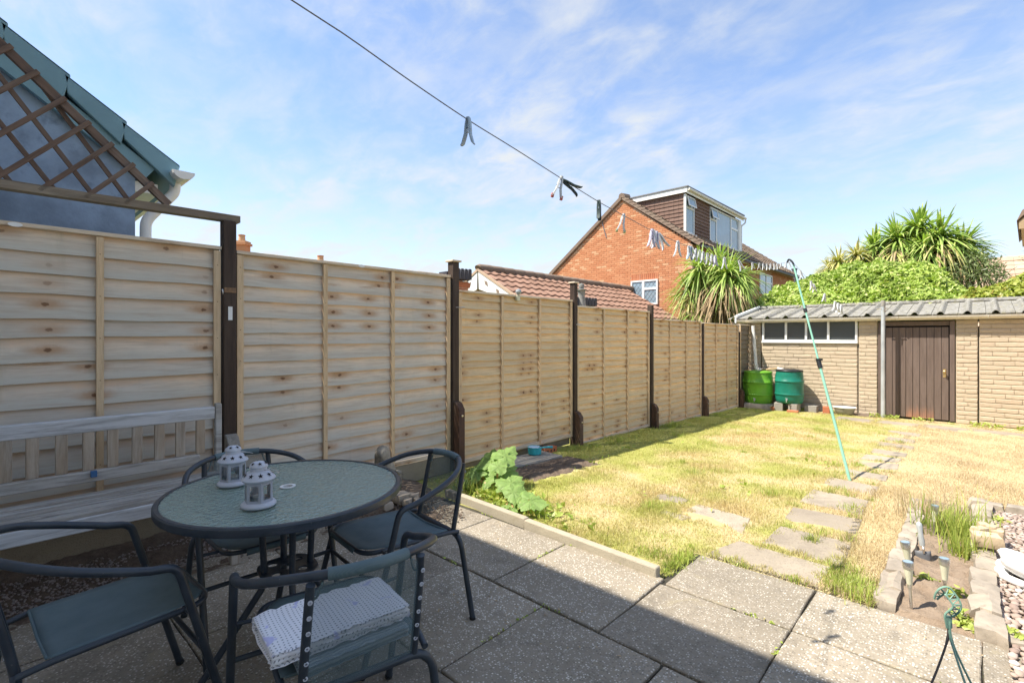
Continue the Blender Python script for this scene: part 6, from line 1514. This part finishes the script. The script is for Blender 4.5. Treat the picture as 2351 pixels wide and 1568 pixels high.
for o, lab in zip(ru, ('largest grey rubble stone behind the right chair back', 'grey rubble stone touching the largest rubble stone', 'rubble stone at the foot of the stone animal', 'small rubble stone against the concrete gravel board', 'smallest rubble stone nearest the kerb end')): tag(o, lab, 'stone', 'rubble stones by the fence foot')

# turquoise toy saucepan on the concrete slab
sp0 = Vector((-3.50, 4.10, .026)); pn_ = thing('toy_saucepan', 'turquoise toy saucepan with a dark stick on the concrete slab', 'saucepan', sp0)
MB().lathe([(.062, 0), (.072, .006), (.075, .075), (.078, .078), (.076, .080), (.073, .078), (.069, .012), (.0001, .010)], 28).build('pan', M['tealpan'], pn_, True)
MB().lathe([(.0715, .074), (.067, .0135), (.0001, .0125)], 28).build('lining', M['palepan'], pn_, True)
MB().tube(smooth_path([(.05, .055, .066), (.085, .105, .070), (.115, .165, .066)], 5), [.009]*4+[.011]*4+[.014]*3, 10).build('handle', M['tealpan'], pn_, True)
MB().tube([(.0, -.02, .03), (.055, .07, .098)], .005, 6).build('stick', M['clampblack'], pn_, True)
br = thing('air_brick', 'half-buried air brick between the saucepan and the fence', 'brick', (-3.60, 4.45, -.02))
MB().box(-.05, -.11, -.03, .05, .11, .055).build('body', M['onebrick'], br, bevel=.006)
for k in range(3): MB().lathe([(.014, 0), (.0001, .0005)], 10).build('hole', M['black'], br); 
for k, o in enumerate([o for o in br.children if o.name.startswith('hole')]): o.location = (.0507, -.06+.06*k, .015); o.rotation_euler = (0, R(90), 0)

# ================================================================== WATER BUTTS AND THINGS ALONG THE SHED
def butt(loc, r, h, mat, label, round_bottom, lidmat):
    t = thing('water_butt', label, 'water butt', loc, 0, 'plastic water butts by the shed')
    pr = [(r*.80 if round_bottom else r*.90, 0), (r*.93, .04*h), (r*.97, .14*h), (r*.985, .24*h), (r*.99, .25*h), (r*1.025, .265*h), (r*1.025, .30*h), (r*.985, .315*h), (r*1.0, .345*h), (r*.99, .36*h), (r*.99, .60*h), (r*1.0, .615*h), (r*.985, .645*h), (r*1.03, .66*h), (r*1.03, .70*h), (r*.985, .715*h), (r*.97, .85*h), (r*.93, .95*h), (r*.92, h)]
    MB().lathe(pr, 40).build('barrel', M[mat], t, True, ang=60)
    ld = MB().lathe([(r*.955, h-.012), (r*.965, h+.004), (r*.93, h+.020), (r*.5, h+.034), (.0001, h+.038)], 40).build('lid', M[lidmat], t, True, ang=60)
    b = MB().lathe([(.017, 0), (.017, .02), (.011, .022), (.011, .05), (.0001, .051)], 10); b.v = [(x, -r*.96-z_, y) for x, y, z_ in b.v]; b.box(-.006, -r*.96-.048, -.045, .006, -r*.96-.034, .03); b.box(-.022, -r*.96-.044, .026, .022, -r*.96-.036, .036)
    o = b.build('tap', M['polegrey'], t, True); o.location = (.02, 0, .10*h+.02); return t
butt((-3.40, 11.33, -.10), .29, .64, 'butt_green', 'lime green water butt in the corner between fence and shed', False, 'butt_green')
butt((-2.80, 11.33, -.06), .262, .66, 'butt_teal', 'teal green water butt on bricks beside the lime green one', True, 'clampblack')
tag(rough_stone(None, Vector((-3.40, 11.22, -.18)), .66, .52, .16, 301, 'stone', .1, 'butt_base'), 'dark rough slab under the lime green water butt', 'slab')
def brick_(x, y, label, sx=.215, sy=.10, sz=.065, z=-.225, rz=0., mat='onebrick'):
    o = MB().box(-sx/2, -sy/2, 0, sx/2, sy/2, sz).build('loose_brick', M[mat], None, bevel=.006); o.location = (x, y, z); o.rotation_euler = (0, 0, rz); return tag(o, label, 'brick', 'loose bricks and blocks by the shed foot')
brick_(-2.96, 11.22, 'pale block under the left side of the teal water butt', .16, .22, .17, rz=.1, mat='greyconc'); brick_(-2.68, 11.22, 'pale block under the right side of the teal water butt', .16, .22, .17, rz=-.08, mat='greyconc')
brick_(-2.66, 11.02, 'red half brick lying in front of the teal water butt', .20, .09, .06, rz=.05); brick_(-2.16, 11.42, 'upright red brick between water butt and bowl', .12, .10, .14, rz=.1); brick_(-3.08, 11.10, 'small red brick between the two water butts', .12, .09, .08, rz=.3); brick_(-2.42, 11.40, 'grey stone block against the shed wall beside upright brick', .22, .12, .14, rz=-.1, mat='greyconc')
bw = thing('washing_up_bowl', 'white oval bowl sitting on soil below the shed windows', 'bowl', (-1.86, 11.42, -.19))
b = MB().lathe([(.13, 0), (.145, .01), (.175, .115), (.19, .12), (.19, .126), (.17, .122), (.14, .018), (.0001, .014)], 30); b.v = [(x*1.02, y*.8, z_) for x, y, z_ in b.v]; b.build('bowl', M['greyconc'], bw, True)
b = MB().lathe([(.176, .112), (.192, .119), (.192, .128), (.172, .124)], 30); b.v = [(x*1.02, y*.8, z_) for x, y, z_ in b.v]; b.build('rim', M['white_paint'], bw, True)
lumpy('shed_foot_soil', -2.3, -1.3, 11.25, 11.70, lambda x, y: -.245+.05*edge_f(x+.1*nz(y*6, x*4), y+.06*nz(x*5, 1), -2.3, -1.3, 11.27, 11.9, .15)+.012*nz(x*14, y*14, 2), 'darksoil', 40, 24)

# grey post for the washing line, and the line itself
lp = thing('line_post', 'tall grey pole in front of the brown shed door', 'pole', (-1.262, 11.46, -.24))
MB().lathe([(.036, 0), (.033, 1.8), (.033, 2.10)], 18).build('pole', M['polegrey'], lp, True)
MB().lathe([(.037, 0), (.037, .10), (.034, .11), (.0001, .112)], 18, (0, 0, 2.10)).build('cap', M['greyconc'], lp, True)
b = MB(); b.tube([(-.11, -.02, 2.06), (.11, -.02, 2.06)], .008, 6); b.tube([(.03, -.035, 1.99), (.03, -.045, 2.10)], .010, 6); b.build('cleat', M['steel'], lp, True)
plan = lambda Y: -1.06-.072*Y
def on_plan(px, py):
    a = ray(px, py); t = -1.06/(a[0]+.072*a[1]); return Vector((a[0]*t, a[1]*t, EYE+a[2]*t))
scr = [(668, 0), (800, 86), (940, 185), (1075, 276), (1180, 341), (1290, 411), (1375, 464), (1430, 494), (1505, 534), (1570, 562), (1640, 588), (1720, 603), (1775, 606), (1820, 602)]
L3 = [on_plan(*p) for p in scr]; top = L3[-1].copy()
start = L3[0]+(L3[0]-L3[1]).normalized()*(L3[0].y+.5)/max(.2, (L3[1]-L3[0]).normalized().y)
pole_top = Vector((-1.262, 11.43, 1.80))
tail = []
for k in range(1, 13):
    t = k/12; p = top.lerp(pole_top, t); p.z -= .30*4*t*(1-t)*.9; tail.append(p)
wl_path = smooth_path([start]+L3, 4)+tail
b = MB().tube(wl_path, .0017, 6); tag(b.build('washing_line', M['line'], None, True), 'thin grey washing line crossing the sky from house to pole', 'washing line')
# prop
foot = Vector((-.873, 5.642, -.085)); pr = thing('line_prop', 'mint green washing line prop leaning on the path with black clamp', 'line prop', foot)
tp_ = top-foot; clampf = .497; m_ = tp_*clampf
MB().tube([(0, 0, 0), m_], .0130, 12).build('lower_tube', M['propgreen'], pr, True); MB().tube([m_*.98, tp_*.985], .0095, 12).build('upper_tube', M['propgreen'], pr, True)
dn_ = tp_.normalized(); MB().tube([m_-dn_*.05, m_+dn_*.045], .022, 12).box(m_.x-.03, m_.y-.015, m_.z+.03, m_.x+.03, m_.y+.015, m_.z+.05).build('clamp', M['clampblack'], pr, True)
MB().tube([tp_*.75-dn_*.02, tp_*.75+dn_*.02], .019, 10).build('collar', M['clampblack'], pr, True)
MB().tube(smooth_path([tp_*.975, tp_*.995, tp_+dn_*.03+Vector((-.02, 0, 0)), tp_+dn_*.045+Vector((-.035, 0, -.01)), tp_+dn_*.03+Vector((-.05, 0, -.03))], 4), .010, 8).build('hook', M['clampblack'], pr, True)

# pegs
def make_peg(mat, mat2=None, length=.084, gap=.22):
    t = thing('clothes_peg', None, None)
    for sg in (-1, 1):
        b = MB(); P = [(0, .012), (.003, -.006), (.0045, -.024), (.006, -.040), (.014, -.066), (.019, -length+.012)]
        w = [.007, .009, .0095, .009, .0085, .006]; rows = []
        for (x, z_), ww in zip(P, w):
            x = sg*(x*(gap/.22)+.0012); rows.append([(x-sg*.0012, -ww, z_), (x+sg*.004, -ww*.8, z_), (x+sg*.004, ww*.8, z_), (x-sg*.0012, ww, z_), (x-sg*.0012, -ww, z_)])
        b.grid(rows); b.add(rows[0][:4], [(0,1,2,3)]); b.add(rows[-1][:4], [(3,2,1,0)]); b.build('peg_half', M[mat], t, True, ang=35)
        if mat2: MB().box(sg*.0185-.004, -.0052, -length+.006, sg*.0185+.006, .0052, -length+.022).build('tip', M[mat2], t, bevel=.001)
    MB().tube([(-.011, 0, -.028), (-.009, 0, -.020), (.009, 0, -.020), (.011, 0, -.028), (.004, 0, -.034), (-.004, 0, -.034)], .0016, 6).build('spring', M['steel'], t, True)
    return t
pegs = {m: None for m in ()}
def line_at(px):
    best = min(range(len(wl_path)-1), key=lambda i: abs((wl_px[i]+wl_px[i+1])/2-px)); return wl_path[best].lerp(wl_path[best+1], .5)
def to_px(p):
    a = p.x*_c+p.y*_s; d = -p.x*_s+p.y*_c; return CX+FD*a/d if d > .1 else -1e9
def peg_at(px, proto, label, tilt=0., yaw=R(43), swing=0., group=None, scale=1.0):
    i = min(range(len(dense)), key=lambda q: abs(dense_px[q]-px)); p = dense[i]
    o = dup(proto, parent=None); o.location = p+Vector((0, 0, -.004)); o.rotation_euler = (tilt, swing, yaw+rnd.uniform(-.4, .4)); o.scale = (scale,)*3
    tag(o, label, 'clothes peg', group); return o
dense = []
for a_, b_ in zip(wl_path[:-1], wl_path[1:]):
    n_ = max(2, int((b_-a_).length/.006)); dense += [a_.lerp(b_, k/n_) for k in range(n_)]
dense_px = [to_px(p) for p in dense]
protos = {'white': make_peg('pegwhite'), 'blue': make_peg('pegblue'), 'dark': make_peg('pegdark'), 'red': make_peg('pegwhite', 'pegred'), 'yellow': make_peg('pegwhite', 'pegyellow'), 'lilac': make_peg('peglilac')}
PG = 'clothes pegs on the washing line'
peg_at(1075, protos['blue'], 'blue-grey peg nearest the camera on the washing line', swing=.02, group=PG)
peg_at(1288, protos['red'], 'white peg with orange-red tips on the washing line', swing=.25, group=PG)
peg_at(1297, protos['dark'], 'dark peg sticking out sideways beside the red-tipped peg', swing=-1.05, group=PG)
peg_at(1375, protos['dark'], 'dark green peg hanging against the sky left of brick gable', swing=.0, yaw=R(130), group=PG)
peg_at(1432, protos['yellow'], 'white and yellow-green peg in front of the brick gable top', swing=.2, group=PG)
GL1 = 'one of the white pegs clustered before the middle of the brick gable'
ORD = ('first', 'second', 'third', 'fourth', 'fifth', 'sixth', 'seventh', 'eighth', 'ninth', 'tenth')
for k_, (px_, sw, pr_) in enumerate(((1497, .05, 'lilac'), (1502, -.02, 'white'), (1507, .04, 'lilac'), (1514, -.5, 'white'))): peg_at(px_, protos[pr_], ORD[k_]+' from the left of the four pegs before the brick gable', swing=sw, group='white pegs clustered before the gable', scale=1.1)
peg_at(1556, protos['white'], 'single white peg between two clusters in front of the gable', swing=.03, group=PG, scale=1.1)
GL2 = 'one of the white pegs bunched on the line at the palm top'
for k_, px_ in enumerate((1581, 1590, 1598, 1606, 1614, 1624, 1634, 1642)): peg_at(px_, protos[rnd.choice(('white', 'white', 'lilac'))], ORD[k_]+' from the left of the white pegs bunched at the palm top', swing=rnd.uniform(-.15, .15), group='white pegs bunched at the palm top', scale=.88)
peg_at(1585, protos['blue'], 'blue-grey peg in the bunch at the left of the palm', swing=.1, group=PG)
peg_at(1663, protos['white'], 'lone white peg in front of the palm centre', group=PG); peg_at(1697, protos['white'], 'tilted lone white peg in front of the palm right side', swing=-.4, group=PG)
GL3 = 'one of the white pegs in the row before the tiled roof near the prop'
for k_, px_ in enumerate((1727, 1743, 1752, 1760, 1769, 1777, 1784, 1793, 1804, 1812)): peg_at(px_, protos['white'], ORD[k_]+' from the left of the white pegs just before the prop', swing=rnd.uniform(-.3, .3), group='white pegs in the row beside the prop', scale=.72)
GL4 = 'one of the white pegs hanging over the ivy beyond the prop'
for k_, px_ in enumerate((1838, 1862, 1868, 1893)): peg_at(px_, protos['white'], ORD[k_]+' from the left of the white pegs over the ivy beyond the prop', swing=rnd.uniform(-.2, .2), group='white pegs over the ivy', scale=1.3)
GL5 = 'one of three white pegs together in front of the ivy near shed roof'
for k_, px_ in enumerate((1917, 1924, 1931)): peg_at(px_, protos['white'], ORD[k_]+' from the left of three white pegs just above the shed roof', swing=rnd.uniform(-.1, .1), group='three white pegs over the shed roof', scale=1.6)
for o in protos.values():
    for c in list(o.children): bpy.data.objects.remove(c, do_unlink=True)
    bpy.data.objects.remove(o, do_unlink=True)

# green hanging basket hook with its wires and basket standing on the paving, below the frame
hk = thing('hanging_basket', 'green plastic hanging basket hook with thin wires at lower right', 'hanging basket', (.0, 1.985, 0))
hz = lambda px_, py_: PY(px_, py_, 1.985)-Vector((0, 1.985, 0))
r6 = zoomed(3200, 1850, 2.2047)
S_ = [hz(*r6(*p)) for p in ((680, 872), (700, 838), (735, 808), (775, 806), (815, 850), (850, 905), (855, 945), (825, 980), (785, 1010), (785, 1050), (792, 1110))]
ctr = smooth_path(S_, 5); wd = [.0035+.0085*math.sin(min(1, i/12)*math.pi/2) for i in range(len(ctr))]
wd = [w if i < 36 else max(.006, w-.0004*(i-36)) for i, w in enumerate(wd)]
pl, pr2 = [], []
vdir = Vector((-_s, _c, 0))
for i, p in enumerate(ctr):
    tn = (ctr[min(i+1, len(ctr)-1)]-ctr[max(i-1, 0)]).normalized(); sd = tn.cross(vdir).normalized(); pl.append(p+sd*wd[i]); pr2.append(p-sd*wd[i])
hb = MB(); hb.tube(pl, .0028, 6); hb.tube(pr2, .0028, 6)
for i in range(3, 41, 4): hb.tube([pl[i], pr2[i+2]], .0017, 5); hb.tube([pr2[i+2], pl[i+4]], .0017, 5)
hb.build('hook', M['hookgreen'], hk, True)
web = MB(); web.grid([[a, b_] for a, b_ in zip([p-vdir*.0 for p in pl[40:]], pr2[40:])]); o = web.build('collar', M['hookgreen'], hk, fix=False); mo = o.modifiers.new('t', 'SOLIDIFY'); mo.thickness = .007; mo.offset = 0
low_ = ctr[-1]
for tgt, midp in (((-.17, -.20, .13), None), ((.10, -.30, .13), None), ((.12, -.10, .13), None)):
    tgt = Vector(tgt); m1 = low_+Vector((0, 0, -.03))+(tgt-low_)*.06; m2 = low_.lerp(tgt, .45)+Vector((0, 0, -.05)); MB().tube(smooth_path([low_+Vector((0, 0, .02)), m1, m2, tgt], 7), [.004]*7+[.003]*7+[.0022]*8, 7).build('wire', M['hookgreen'] if tgt.x > 0 else M['cable'], hk, True)
MB().lathe([(.09, .01), (.14, .07), (.165, .13), (.168, .132), (.16, .128), (.12, .07), (.0001, .06)], 28, (-.02, -.22, 0)).build('basket', M['hookgreen'], hk, True)
for i, (px_, py_) in enumerate(()): pass
